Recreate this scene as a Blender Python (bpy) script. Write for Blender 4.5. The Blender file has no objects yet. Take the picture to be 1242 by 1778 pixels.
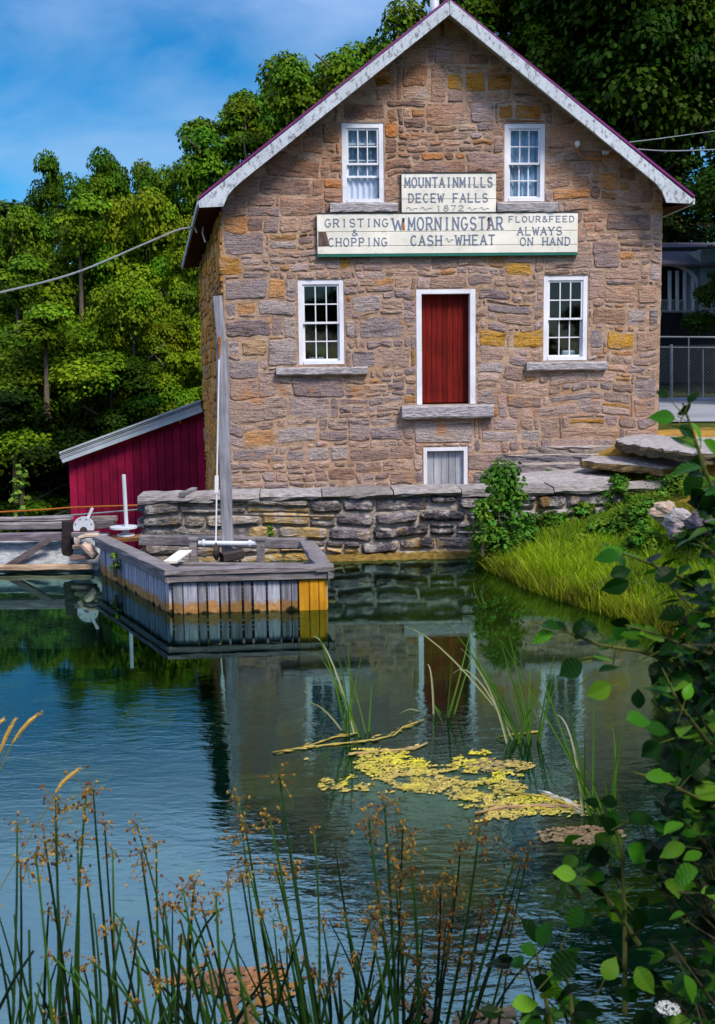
import bpy, math, random
import numpy as np
from mathutils import Vector, Matrix, noise
V = Vector
scene = bpy.context.scene
COL = scene.collection
rad = math.radians

# ------------------------------------------------------------------ camera, world, sun, exposure
FPX, CAM_H, PITCH, ROLL, YAW = 1860.0, 2.7, rad(7.32), .0145, rad(3.5)
_r0 = V((1, 0, 0)); _u0 = V((0, math.sin(PITCH), math.cos(PITCH))); FW = V((0, math.cos(PITCH), -math.sin(PITCH)))
CR = _r0 * math.cos(ROLL) - _u0 * math.sin(ROLL); CU = _r0 * math.sin(ROLL) + _u0 * math.cos(ROLL)
CC = V((0, 0, CAM_H))
cam = bpy.data.cameras.new('camera'); camo = bpy.data.objects.new('camera', cam); COL.objects.link(camo)
m3 = Matrix((CR, CU, -FW)).transposed()
camo.matrix_world = Matrix.Translation(CC) @ m3.to_4x4()
cam.sensor_fit = 'VERTICAL'; cam.sensor_height = 36; cam.lens = 36 * FPX / 1778
cam.clip_start = .05; cam.clip_end = 3000
cam.dof.use_dof = True; cam.dof.focus_distance = 17; cam.dof.aperture_fstop = 7
scene.camera = camo

SUN_DIR = V((.46, -.64, 1.0)).normalized()
SUN_EL = math.asin(SUN_DIR.z); SUN_AZ = math.atan2(SUN_DIR.x, SUN_DIR.y)
sun = bpy.data.lights.new('sun', 'SUN'); suno = bpy.data.objects.new('sun', sun); COL.objects.link(suno)
sun.energy = 4.5; sun.angle = rad(16); sun.color = (1, .91, .80)
suno.rotation_euler = SUN_DIR.to_track_quat('Z', 'Y').to_euler()

w = bpy.data.worlds.new('World'); scene.world = w; w.use_nodes = True
nt = w.node_tree; nt.nodes.clear()
def nn(nt, t, **kw):
    n = nt.nodes.new(t)
    for k, v in kw.items():
        if k in n.inputs: n.inputs[k].default_value = v
        else: setattr(n, k, v)
    return n
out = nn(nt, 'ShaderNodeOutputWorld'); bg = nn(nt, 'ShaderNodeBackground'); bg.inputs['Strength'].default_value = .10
sky = nn(nt, 'ShaderNodeTexSky', sky_type='NISHITA', sun_disc=False, sun_elevation=SUN_EL, sun_rotation=SUN_AZ)
sky.air_density = 1.0; sky.dust_density = .3; sky.ozone_density = 3.0
hs = nn(nt, 'ShaderNodeHueSaturation'); hs.inputs['Saturation'].default_value = 1.85; hs.inputs['Value'].default_value = 1.2
tc = nn(nt, 'ShaderNodeTexCoord'); mp = nn(nt, 'ShaderNodeMapping'); mp.inputs['Scale'].default_value = (1.2, 1.2, 3.2); mp.inputs['Location'].default_value = (.35, .2, .1)
cn = nn(nt, 'ShaderNodeTexNoise'); cn.inputs['Scale'].default_value = 3.1; cn.inputs['Detail'].default_value = 7; cn.inputs['Roughness'].default_value = .52; cn.inputs['Distortion'].default_value = .35
cr = nn(nt, 'ShaderNodeValToRGB'); cr.color_ramp.elements[0].position = .43; cr.color_ramp.elements[1].position = .74
cm = nn(nt, 'ShaderNodeMix', data_type='RGBA')
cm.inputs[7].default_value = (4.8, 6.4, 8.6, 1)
L = nt.links.new
L(sky.outputs[0], hs.inputs['Color']); L(hs.outputs[0], cm.inputs[6])
L(tc.outputs['Generated'], mp.inputs[0]); L(mp.outputs[0], cn.inputs['Vector']); L(cn.outputs['Fac'], cr.inputs[0])
mul = nn(nt, 'ShaderNodeMath', operation='MULTIPLY'); mul.inputs[1].default_value = .46
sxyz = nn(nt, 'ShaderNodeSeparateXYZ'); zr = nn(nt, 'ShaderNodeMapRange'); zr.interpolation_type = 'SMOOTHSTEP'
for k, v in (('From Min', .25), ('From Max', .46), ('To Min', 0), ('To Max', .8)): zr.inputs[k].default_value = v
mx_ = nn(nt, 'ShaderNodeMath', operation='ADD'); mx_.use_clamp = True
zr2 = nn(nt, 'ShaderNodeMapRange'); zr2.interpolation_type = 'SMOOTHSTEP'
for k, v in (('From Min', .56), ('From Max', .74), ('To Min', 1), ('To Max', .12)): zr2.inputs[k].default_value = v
zm = nn(nt, 'ShaderNodeMath', operation='MULTIPLY')
L(tc.outputs['Generated'], sxyz.inputs[0]); L(sxyz.outputs[2], zr.inputs['Value']); L(sxyz.outputs[2], zr2.inputs['Value']); L(zr.outputs[0], zm.inputs[0]); L(zr2.outputs[0], zm.inputs[1])
L(cr.outputs[0], mul.inputs[0]); L(mul.outputs[0], mx_.inputs[0]); L(zm.outputs[0], mx_.inputs[1]); L(mx_.outputs[0], cm.inputs[0]); hz = nn(nt, 'ShaderNodeMix', data_type='RGBA'); hz.inputs[6].default_value = (4.8, 6.4, 8.6, 1); hz.inputs[7].default_value = (15, 17.5, 28, 1); L(zm.outputs[0], hz.inputs[0]); L(hz.outputs[2], cm.inputs[7]); L(cm.outputs[2], bg.inputs[0]); L(bg.outputs[0], out.inputs[0])  # brighter veil band added above the view to lift the pond's sky reflection
vs = scene.view_settings
vs.view_transform = 'Standard'; vs.look = 'None'; vs.gamma = 1; vs.use_curve_mapping = False; vs.exposure = 0.14
scene.cycles.max_bounces = 8; scene.cycles.transparent_max_bounces = 12; scene.cycles.diffuse_bounces = 3; scene.cycles.glossy_bounces = 3
scene.cycles.use_denoising = True; scene.cycles.caustics_reflective = False; scene.cycles.caustics_refractive = False

# ------------------------------------------------------------------ placing helpers (photo pixel -> place on a plane of the world)
def ray(x, y): return FW + CR * ((x - 621) / FPX) - CU * ((y - 889) / FPX)
def PY(x, y, Y):
    d = ray(x, y); return CC + d * (Y / d.y)
def PZ(x, y, z=0.0):
    d = ray(x, y); return CC + d * ((z - CAM_H) / d.z)
BU = V((math.cos(YAW), math.sin(YAW), 0)); BN = V((math.sin(YAW), -math.cos(YAW), 0))
BO = PY(768, 906, 19.6); BO.z = 0
def B(u, n, z): return BO + BU * u + BN * n + V((0, 0, z))     # mill frame: along the gable wall, out of it, up
def PF(x, y, n=0.0):
    d = ray(x, y); t = (BO + BN * n - CC).dot(BN) / d.dot(BN); q = CC + d * t - BO
    return q.dot(BU), q.z
def PB(x, y, n=0.0):
    u, z = PF(x, y, n); return B(u, n, z)
def UN(p): q = p - BO; return q.dot(BU), q.dot(BN)

# ------------------------------------------------------------------ mesh helpers
class MB:
    def __init__(s): s.v = []; s.f = []; s.c = []; s.m = []
    def add(s, vs, fs, col=(1, 1, 1), mi=0):
        k = len(s.v); s.v += [V(p) for p in vs]
        for f in fs: s.f.append([i + k for i in f]); s.c.append(col); s.m.append(mi)
    def quad(s, a, b, c, d, col=(1, 1, 1), mi=0): s.add([a, b, c, d], [(0, 1, 2, 3)], col, mi)
    def hexa(s, p, col=(1, 1, 1), mi=0):
        s.add(p, [(3, 2, 1, 0), (4, 5, 6, 7), (0, 1, 5, 4), (1, 2, 6, 5), (2, 3, 7, 6), (3, 0, 4, 7)], col, mi)
    def bbox(s, u0, u1, n0, n1, z0, z1, col=(1, 1, 1), mi=0):      # box in the mill frame
        s.hexa([B(u0, n0, z0), B(u1, n0, z0), B(u1, n1, z0), B(u0, n1, z0), B(u0, n0, z1), B(u1, n0, z1), B(u1, n1, z1), B(u0, n1, z1)], col, mi)
    def beam(s, p, q, w, h, up=V((0, 0, 1)), col=(1, 1, 1), ch=.12, mi=0, rng=None):
        p = V(p); q = V(q); d = (q - p).normalized(); r = d.cross(up).normalized(); t = r.cross(d)
        c = min(w, h) * ch; a, b = w / 2, h / 2
        sec = [(-a + c, -b), (a - c, -b), (a, -b + c), (a, b - c), (a - c, b), (-a + c, b), (-a, b - c), (-a, -b + c)]
        n = 1 if rng is None else max(1, int((q - p).length / .3)); rings = []
        for i in range(n + 1):
            o = p.lerp(q, i / n); j = 0 if rng is None else .05
            rings.append([o + r * (x + (rng.uniform(-j, j) * w if j else 0)) + t * (y + (rng.uniform(-j, j) * h if j else 0)) for x, y in sec])
        s.loft(rings, col, mi)
    def loft(s, rings, col=(1, 1, 1), mi=0, cap=True):
        n = len(rings[0]); vs = [p for r in rings for p in r]; fs = []
        for i in range(len(rings) - 1):
            for j in range(n):
                k = (j + 1) % n; fs.append((i * n + j, i * n + k, (i + 1) * n + k, (i + 1) * n + j))
        if cap: fs.append(tuple(range(n))[::-1]); fs.append(tuple(range((len(rings) - 1) * n, len(rings) * n)))
        s.add(vs, fs, col, mi)
    def tube(s, pts, r, n=8, col=(1, 1, 1), mi=0):
        pts = [V(p) for p in pts]; rs = r if isinstance(r, (list, tuple)) else [r] * len(pts); rings = []; ref = None
        for i, p in enumerate(pts):
            d = (pts[min(i + 1, len(pts) - 1)] - pts[max(i - 1, 0)]).normalized()
            if ref is None: ref = d.orthogonal().normalized()
            ref = (ref - d * ref.dot(d)).normalized(); b = d.cross(ref)
            rings.append([p + (ref * math.cos(6.2832 * k / n) + b * math.sin(6.2832 * k / n)) * rs[i] for k in range(n)])
        s.loft(rings, col, mi)
    def prism(s, poly, ext, col=(1, 1, 1), mi=0):
        n = len(poly); a = [V(p) for p in poly]; b = [p + ext for p in a]
        s.add(a + b, [tuple(range(n))[::-1], tuple(range(n, 2 * n))] + [(i, (i + 1) % n, n + (i + 1) % n, n + i) for i in range(n)], col, mi)
    def build(s, name, mat, root=None, parent=None, smooth=False):
        base = V((0, 0, 0)) if root is None else root.location
        me = bpy.data.meshes.new(name); me.from_pydata([p - base for p in s.v], [], s.f)
        for m in (mat if isinstance(mat, (list, tuple)) else [mat]): me.materials.append(m)
        a = me.attributes.new('col', 'FLOAT_COLOR', 'FACE')
        a.data.foreach_set('color', np.array([(*c[:3], 1.0) for c in s.c], dtype=np.float32).ravel())
        me.polygons.foreach_set('material_index', np.array(s.m, dtype=np.int32))
        if smooth: me.polygons.foreach_set('use_smooth', np.ones(len(s.f), dtype=bool))
        me.update()
        o = bpy.data.objects.new(name, me); COL.objects.link(o)
        if parent is not None: o.parent = parent
        elif root is not None: o.parent = root
        return o
def np_mesh(name, verts, faces, cols, mat, smooth=False):      # equal-sided faces in bulk
    verts = np.asarray(verts, np.float32); faces = np.asarray(faces, np.int32); n, k = faces.shape
    me = bpy.data.meshes.new(name); me.vertices.add(len(verts)); me.vertices.foreach_set('co', verts.ravel())
    me.loops.add(n * k); me.loops.foreach_set('vertex_index', faces.ravel())
    me.polygons.add(n); me.polygons.foreach_set('loop_start', np.arange(n, dtype=np.int32) * k)
    a = me.attributes.new('col', 'FLOAT_COLOR', 'FACE')
    a.data.foreach_set('color', np.concatenate([np.asarray(cols, np.float32), np.ones((n, 1), np.float32)], 1).ravel())
    if smooth: me.polygons.foreach_set('use_smooth', np.ones(n, dtype=bool))
    me.materials.append(mat); me.update(calc_edges=True); return me
def link(name, me, parent=None):
    o = bpy.data.objects.new(name, me); COL.objects.link(o); o.parent = parent; return o
def tag(o, label=None, cat=None, group=None, kind=None):
    if label: o['label'] = label
    if cat: o['category'] = cat
    if group: o['group'] = group
    if kind: o['kind'] = kind
    return o
def thing(name, label, cat, loc, group=None):
    o = bpy.data.objects.new(name, None); COL.objects.link(o); o.location = loc; o.empty_display_size = .2
    return tag(o, label, cat, group)

# ------------------------------------------------------------------ materials
MATS = {}
class NT:
    def __init__(s, name):
        s.m = bpy.data.materials.new(name); s.m.use_nodes = True; s.t = s.m.node_tree; s.t.nodes.clear()
        s.out = s.n('ShaderNodeOutputMaterial'); MATS[name] = s.m
        s.tc = s.n('ShaderNodeTexCoord')
    def n(s, t, **kw): return nn(s.t, t, **kw)
    def l(s, a, b): s.t.links.new(a, b)
    def coord(s, scale=(1, 1, 1), rot=(0, 0, 0)):
        m = s.n('ShaderNodeMapping'); m.inputs['Scale'].default_value = scale; m.inputs['Rotation'].default_value = rot
        s.l(s.tc.outputs['Object'], m.inputs[0]); return m.outputs[0]
    def noise(s, scale, detail=4, rough=.55, vec=None, dist=0):
        n = s.n('ShaderNodeTexNoise'); n.inputs['Scale'].default_value = scale; n.inputs['Detail'].default_value = detail
        n.inputs['Roughness'].default_value = rough; n.inputs['Distortion'].default_value = dist
        s.l(vec if vec is not None else s.tc.outputs['Object'], n.inputs['Vector']); return n.outputs['Fac']
    def ramp(s, f, stops):
        r = s.n('ShaderNodeValToRGB'); e = r.color_ramp.elements
        while len(e) < len(stops): e.new(.5)
        for i, (p, c) in enumerate(stops):
            e[i].position = p; e[i].color = (c, c, c, 1) if isinstance(c, (int, float)) else (*c, 1)
        s.l(f, r.inputs[0]); return r.outputs[0]
    def attr(s): a = s.n('ShaderNodeAttribute', attribute_name='col'); return a.outputs['Color']
    def mix(s, f, a, b, mode='MIX'):
        m = s.n('ShaderNodeMix', data_type='RGBA', blend_type=mode)
        for i, x in ((0, f), (6, a), (7, b)):
            if isinstance(x, (int, float)): m.inputs[i].default_value = x if i == 0 else (x, x, x, 1)
            elif isinstance(x, tuple): m.inputs[i].default_value = (*x, 1)
            else: s.l(x, m.inputs[i])
        return m.outputs[2]
    def math(s, op, a, b=0.0, c=0.0):
        m = s.n('ShaderNodeMath', operation=op)
        for i, x in ((0, a), (1, b), (2, c)):
            if isinstance(x, (int, float)): m.inputs[i].default_value = x
            else: s.l(x, m.inputs[i])
        return m.outputs[0]
    def bump(s, h, strength=.5, dist=.02):
        b = s.n('ShaderNodeBump'); b.inputs['Strength'].default_value = strength; b.inputs['Distance'].default_value = dist
        s.l(h, b.inputs['Height']); return b.outputs[0]
    def bsdf(s, col, rough=.8, bump=None, spec=.3, metal=0, link=True):
        p = s.n('ShaderNodeBsdfPrincipled'); p.inputs['Roughness'].default_value = rough
        p.inputs['Specular IOR Level'].default_value = spec; p.inputs['Metallic'].default_value = metal
        if isinstance(col, tuple): p.inputs['Base Color'].default_value = (*col, 1)
        else: s.l(col, p.inputs['Base Color'])
        if bump is not None: s.l(bump, p.inputs['Normal'])
        if link: s.l(p.outputs[0], s.out.inputs[0])
        return p.outputs[0]

def mat_stone():
    t = NT('rubble stone'); a = t.attr()
    fine = t.noise(28, 5, .65); med = t.noise(6, 5, .6); strata = t.noise(9, 4, .6, t.coord((.5, .5, 3.2)), .6)
    c = t.mix(1, a, t.ramp(fine, [(.28, .62), (.72, 1.3)]), 'MULTIPLY')
    c = t.mix(1, c, t.ramp(strata, [(.30, .38), (.40, .85), (.55, 1.02), (.75, 1.2)]), 'MULTIPLY')  # dark lines: rock strata plus crevice shadow put into the colour
    c = t.mix(t.math('MULTIPLY', t.ramp(t.noise(2.4, 6, .68), [(.57, 0), (.68, 1)]), .75), c, (.46, .20, .06))
    c = t.mix(t.math('MULTIPLY', t.ramp(t.noise(3.3, 6, .65), [(.6, 0), (.72, 1)]), .45), c, (.11, .09, .10))
    geo = t.n('ShaderNodeNewGeometry'); sx = t.n('ShaderNodeSeparateXYZ'); t.l(geo.outputs['Position'], sx.inputs[0])
    st = t.math('MULTIPLY', t.ramp(t.math('MULTIPLY', t.math('ADD', sx.outputs[2], t.math('MULTIPLY', med, 1.5)), .1), [(.53, .12), (.70, 1)]), t.ramp(t.noise(.9, 5, .6), [(.38, 0), (.62, .85)]))
    c = t.mix(1, c, t.ramp(t.noise(4.5, 4, .6, t.coord((.4, .4, 3.2)), .5), [(.34, .34), (.41, 1)]), 'MULTIPLY')
    sm_ = t.math('MULTIPLY', t.ramp(t.noise(5.5, 6, .68, t.coord((.7, .7, 1.5))), [(.51, 0), (.64, 1)]), .48)
    c = t.mix(sm_, c, t.mix(med, (.35, .235, .165), (.50, .37, .28)))
    c = t.mix(st, c, t.mix(1, c, (1.04, .70, .42), 'MULTIPLY'))
    h = t.mix(.5, fine, strata)
    t.bsdf(c, .9, t.bump(h, 1.0, .06), .12); return t.m
def mat_mortar():
    t = NT('lime mortar'); n = t.noise(5, 6, .6)
    c = t.ramp(n, [(.3, (.25, .16, .105)), (.5, (.38, .255, .175)), (.7, (.49, .355, .265))])
    c = t.mix(t.ramp(t.noise(1.2, 4), [(.52, 0), (.75, .6)]), c, (.36, .19, .085))
    c = t.mix(1, c, t.ramp(t.noise(9, 5, .65, t.coord((.6, .6, 2.6))), [(.30, .5), (.42, .92), (.7, 1.15)]), 'MULTIPLY')
    t.bsdf(c, .95, t.bump(t.noise(16, 6, .65), .9, .03), .1); return t.m
def mat_paint(name, col, dirt, amount=.5, rough=.55, scale=14, bump=.15, spec=.3):
    t = NT(name); f = t.ramp(t.noise(scale, 6, .7, t.coord((1, 1, .6))), [(.62 - .16 * amount, 0), (.72 - .1 * amount, 1)])
    c = t.mix(t.math('MULTIPLY', f, min(1, amount * 1.3)), col, dirt)
    c = t.mix(1, c, t.ramp(t.noise(2.2, 4), [(.3, .82), (.7, 1.1)]), 'MULTIPLY')
    t.bsdf(c, rough, t.bump(t.noise(scale * 3, 3), bump, .01), spec); return t.m
def mat_wood(name, cols, grain=(60, 60, 2.5), rough=.85, rot=(0, 0, 0), use_attr=True, bump=.5):
    t = NT(name); g = t.noise(1, 6, .65, t.coord(grain, rot), .4); b = t.noise(3, 4)
    c = t.ramp(g, [(.25, cols[0]), (.5, cols[1]), (.75, cols[2])])
    c = t.mix(1, c, t.ramp(b, [(.3, .7), (.7, 1.15)]), 'MULTIPLY')
    if use_attr: c = t.mix(1, c, t.attr(), 'MULTIPLY')
    t.bsdf(c, rough, t.bump(g, bump, .012), .15); return t.m
def mat_leaf(name, rough=.55, trans=.13, var=.35, tint=True, noise_scale=0):
    t = NT(name); c = t.attr()
    if tint:
        oi = t.n('ShaderNodeObjectInfo'); c = t.mix(1, c, oi.outputs['Color'], 'MULTIPLY')
    if noise_scale:
        c = t.mix(1, c, t.ramp(t.noise(noise_scale, 3), [(.3, 1 - var), (.7, 1 + var)]), 'MULTIPLY')
    p = t.bsdf(c, rough, None, .06, link=False)
    tr = t.n('ShaderNodeBsdfTranslucent'); t.l(t.mix(1, c, (1.3, 1.5, .5), 'MULTIPLY'), tr.inputs[0])
    mx = t.n('ShaderNodeMixShader'); mx.inputs[0].default_value = trans
    t.l(p, mx.inputs[1]); t.l(tr.outputs[0], mx.inputs[2]); t.l(mx.outputs[0], t.out.inputs[0]); return t.m
def mat_attr(name, rough=.8, scale=12, lo=.6, hi=1.3, bump=.4, dist=.02, spec=.2, vscale=(1, 1, 1)):
    t = NT(name); n = t.noise(scale, 6, .62, t.coord(vscale))
    c = t.mix(1, t.attr(), t.ramp(n, [(.28, lo), (.72, hi)]), 'MULTIPLY')
    t.bsdf(c, rough, t.bump(n, bump, dist), spec); return t.m

M_STONE = mat_stone(); M_MORTAR = mat_mortar()
M_FRAME = mat_paint('white window paint', (.72, .72, .76), (.40, .38, .37), .34)
M_BARGE = mat_paint('peeling white paint', (.50, .54, .58), (.12, .13, .14), .72, .7, 16, .4)
M_ROOF = mat_paint('purple metal roofing', (.16, .02, .13), (.08, .03, .06), .3, .45)
M_SOFFIT = mat_paint('beige soffit boards', (.42, .36, .26), (.2, .16, .11), .4)
M_SHEDROOF = mat_paint('grey painted trim', (.42, .48, .52), (.25, .27, .29), .4)
M_SIGN = mat_paint('cream sign paint', (.78, .74, .64), (.48, .41, .30), .36, .6, 9)
M_GREEN = mat_paint('green trim paint', (.01, .13, .09), (.05, .08, .06), .3)
M_LETTER = mat_paint('slate blue lettering', (.15, .19, .27), (.42, .42, .38), .4, .7, 22)
M_FADED = mat_paint('faded grey lettering', (.34, .34, .32), (.6, .56, .45), .5, .7, 22)
M_RUST = mat_paint('rust stain', (.38, .13, .02), (.15, .05, .02), .6)
M_DOOR = mat_wood('red brown door planks', [(.055, .004, .003), (.135, .008, .005), (.19, .014, .008)], (45, 45, 1.4))
M_SHED = mat_wood('crimson board siding', [(.17, .003, .022), (.30, .007, .042), (.36, .011, .055)], (26, 26, 1.0))
M_HATCH = mat_wood('grey hatch planks', [(.22, .23, .26), (.36, .37, .41), (.46, .47, .5)], (40, 40, 2))
M_TIMBER = mat_wood('weathered grey timber', [(.07, .06, .065), (.19, .17, .175), (.33, .30, .30)], (4, 40, 40))
M_POST = mat_wood('weathered post timber', [(.12, .12, .14), (.27, .27, .31), (.42, .42, .46)], (34, 34, 1.6))
M_GALV = mat_paint('galvanised metal', (.55, .58, .62), (.36, .37, .4), .5, .4)
M_IRON = mat_paint('dark iron', (.035, .03, .03), (.09, .045, .025), .6, .6)
M_ORANGE = mat_paint('rusty orange cable', (.35, .10, .01), (.15, .05, .02), .5)
M_CABLE = mat_paint('grey cable sheath', (.20, .23, .24), (.06, .07, .08), .5)
M_INS = mat_paint('white porcelain', (.75, .75, .76), (.5, .5, .5), .2, .25)
M_CURTAIN = mat_paint('blue grey curtain', (.46, .54, .66), (.32, .39, .50), .5, .9, 5)
M_INT = mat_paint('dark interior', (.014, .012, .011), (.008, .007, .006), .5)
def mat_wallst():
    t = NT('dark retaining stone'); n = t.noise(11, 6, .62, t.coord((1, 1, 2.2)))
    c = t.mix(1, t.attr(), t.ramp(n, [(.28, .3), (.72, 1.8)]), 'MULTIPLY')
    c = t.mix(t.math('MULTIPLY', t.ramp(t.noise(4.5, 6, .7), [(.50, 0), (.60, 1)]), .8), c, (.44, .40, .37))
    c = t.mix(t.math('MULTIPLY', t.ramp(t.noise(2.6, 5, .6, t.coord((1.4, 1.4, .8))), [(.57, 0), (.68, 1)]), .7), c, (.38, .23, .06))
    t.bsdf(c, .9, t.bump(n, 1.0, .05), .12); return t.m
M_WALLST = mat_wallst()
M_ROCK = mat_attr('layered ledge rock', .9, 9, .45, 1.5, .9, .04, .15, (1, 1, 4))
M_LEAF = mat_leaf('tree foliage'); M_ALDER = mat_leaf('alder leaf', .38, .22, tint=False)
M_GRASS = mat_leaf('grass blades', .6, .35, tint=False); M_REED = mat_leaf('reed stem', .5, .1, tint=False)
M_BARK = mat_attr('bark', .95, 8, .5, 1.4, .8, .03, .1, (3, 3, .7))
M_SEED = mat_attr('seed head', .9, 60, .6, 1.4, .3, .01, .1)
M_ALGAE = mat_attr('floating algae', .6, 18, .5, 1.4, .6, .01, .35)

def mat_planks():           # crib boards: pale grey, dark streaks, rust-orange stained foot at the waterline
    t = NT('stained crib boards'); g = t.noise(1, 6, .7, t.coord((30, 30, 2.2)), .5)
    c = t.ramp(g, [(.25, (.06, .06, .075)), (.45, (.26, .27, .31)), (.62, (.46, .47, .52)), (.8, (.6, .61, .66))])
    geo = t.n('ShaderNodeNewGeometry'); sx = t.n('ShaderNodeSeparateXYZ'); t.l(geo.outputs['Position'], sx.inputs[0])
    z = t.math('ADD', sx.outputs[2], t.math('MULTIPLY_ADD', t.noise(7, 4), -.22, .11))
    rust = t.ramp(z, [(0.0, 1), (.10, 1), (.15, 0)])
    c = t.mix(rust, c, t.mix(t.noise(22, 4), (.20, .07, .012), (.62, .36, .13)))
    slime = t.ramp(z, [(0.0, 1), (.025, 0)]); c = t.mix(slime, c, (.02, .018, .006))
    c = t.mix(1, c, t.attr(), 'MULTIPLY'); t.bsdf(c, .85, t.bump(g, .6, .012), .2); return t.m
M_PLANK = mat_planks()
def mat_glass():
    t = NT('window glass'); g = t.n('ShaderNodeBsdfGlossy'); g.inputs['Roughness'].default_value = .03
    tr = t.n('ShaderNodeBsdfTransparent'); tr.inputs[0].default_value = (.85, .9, .92, 1)
    mx = t.n('ShaderNodeMixShader'); mx.inputs[0].default_value = .03
    t.l(tr.outputs[0], mx.inputs[1]); t.l(g.outputs[0], mx.inputs[2]); t.l(mx.outputs[0], t.out.inputs[0]); return t.m
M_GLASS = mat_glass()
def mat_water():
    t = NT('pond water'); big = t.noise(.32, 3, .5)
    a1 = t.noise(1, 3, .55, t.coord((3.0, 7.5, 1), (0, 0, rad(12))), .6)
    a2 = t.noise(1, 3, .55, t.coord((11, 24, 1), (0, 0, rad(-14))), .4)
    h = t.math('ADD', t.math('MULTIPLY', a1, .6), t.math('MULTIPLY', a2, .22))
    geo = t.n('ShaderNodeNewGeometry'); sx = t.n('ShaderNodeSeparateXYZ'); t.l(geo.outputs['Position'], sx.inputs[0])
    yy = t.math('MULTIPLY', t.math('ADD', sx.outputs[1], t.math('MULTIPLY', big, 4.0)), 1 / 20)
    h = t.math('MULTIPLY', h, t.ramp(big, [(.36, .25), (.62, 1)])); h = t.math('MULTIPLY', h, t.ramp(yy, [(.28, 2.2), (.40, 1.5), (.50, 1.7), (.57, .13)]))
    bp = t.bump(h, .10, .05)
    g = t.n('ShaderNodeBsdfGlossy'); g.inputs['Roughness'].default_value = .015; g.inputs[0].default_value = (.54, .90, .86, 1); t.l(bp, g.inputs['Normal'])
    tr = t.n('ShaderNodeBsdfTransparent'); tr.inputs[0].default_value = (.36, .62, .52, 1)
    fr = t.n('ShaderNodeFresnel'); fr.inputs['IOR'].default_value = 1.75; t.l(bp, fr.inputs['Normal'])
    f = t.math('MINIMUM', t.math('ADD', t.math('MULTIPLY', fr.outputs[0], .88), .07), .92)
    mx = t.n('ShaderNodeMixShader'); t.l(f, mx.inputs[0]); t.l(tr.outputs[0], mx.inputs[1]); t.l(g.outputs[0], mx.inputs[2])
    t.l(mx.outputs[0], t.out.inputs[0]); return t.m
M_WATER = mat_water()
def mat_ground():
    t = NT('earth and pond bed'); n = t.noise(2.2, 6, .6)
    c = t.mix(1, t.attr(), t.ramp(n, [(.3, .5), (.7, 1.45)]), 'MULTIPLY')
    t.bsdf(c, .95, t.bump(t.noise(14, 5), .7, .04), .1); return t.m
M_GROUND = mat_ground()
def mat_road():
    t = NT('grey asphalt lane'); c = t.ramp(t.noise(30, 5, .7), [(.3, (.20, .21, .24)), (.7, (.34, .35, .39))])
    c = t.mix(1, c, t.ramp(t.noise(.7, 4), [(.3, .8), (.7, 1.15)]), 'MULTIPLY'); t.bsdf(c, .9, t.bump(t.noise(60, 3), .4, .01), .2); return t.m
M_ROAD = mat_road()

# ------------------------------------------------------------------ terrain
SHORE = [PZ(x, y) for x, y in [(838, 962), (850, 985), (890, 1003), (930, 1022), (985, 1042), (1040, 1058), (1100, 1078), (1145, 1096), (1200, 1104), (1262, 1112)]]
SHORE = [V((SHORE[0].x - .1, 18, 0))] + SHORE + [V((5.4, 9.6, 0)), V((5.2, 7, 0)), V((4.2, 5, 0)), V((3.0, 3.6, 0)), V((1.6, 2.9, 0)), V((0, 2.75, 0)), V((-3, 2.7, 0)), V((-12, 2.4, 0)), V((-45, 2, 0))]
_sp = np.array([(p.x, p.y) for p in SHORE])
def shore_dist(x, y):
    a = _sp[:-1]; b = _sp[1:]; d = b - a; q = np.array((x, y)); t = np.clip(((q - a) * d).sum(1) / (d * d).sum(1), 0, 1)
    c = a + d * t[:, None]; r = q - c; k = int(np.argmin((r * r).sum(1))); dist = math.sqrt((r[k] ** 2).sum())
    cr_ = d[k, 0] * r[k, 1] - d[k, 1] * r[k, 0]
    return dist if cr_ > 0 else -dist
def sm(a, b, x): t = min(1, max(0, (x - a) / (b - a))); return t * t * (3 - 2 * t)
def fbm(x, y, s): return noise.fractal(V((x * s, y * s, 3.1)), 1.0, 2.0, 4)
def height(x, y):
    d = shore_dist(x, y)
    bumpy = .06 * fbm(x, y, 1.3)
    if y < 3.3 and x < 4.5 and d > 0 or y < 2: return .02 + .95 * sm(0, 2.2, d) + bumpy * sm(0, .5, d) if d > 0 else -.9 * sm(0, 3, -d)
    u, n = UN(V((x, y, 0)))
    if d <= 0 and y < 16.2: return max(-1.1, -.02 - .24 * (-d) ** 1.1) + bumpy * .5
    bank = 1.02 * sm(-.2, 3.6, d) ** .9 + .58 * sm(1.2, 4.8, u) * sm(3.4, .5, n)
    z = .0 + bank + bumpy * sm(0, .6, d)
    if n < 3.9 and u < 2.3:                                    # terrace behind the retaining wall
        z2 = .5; z = z2 + (z - z2) * sm(.9, 2.3, u)
    if n < 0: z = max(z, 1.5) if u > 3.4 else z
    if u > 3.2 and n < 0: z = z + (1.62 - z) * sm(0, -2, n) + .012 * max(0, -n)
    if y > 16.0 and u < -4.4: z = .1 - 4.2 * sm(-4.4, -6.2, u)
    if y > 14.6 and u < -4.4: z = min(z, -1.0)
    if y > 34 and u < 3.0: z = z + (-3.5 - z) * sm(34, 40, y) * sm(3.4, 1.5, u)
    if y > 60: z += 6 * sm(60, 200, y)
    return z
xs = np.concatenate([np.array([-1500, -700, -300, -150, -80, -50, -36, -26]), np.arange(-20, -6, .8), np.arange(-6, 12, .3), np.arange(12, 24, 1.2), np.array([26, 32, 42, 60, 100, 200, 500, 1500])])
ys = np.concatenate([np.array([-1000, -300, -100, -40, -16, -8, -4, -2]), np.arange(0, 21, .3), np.arange(21, 44, 1.0), np.array([46, 52, 60, 75, 100, 140, 200, 400, 900, 2500])])
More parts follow.
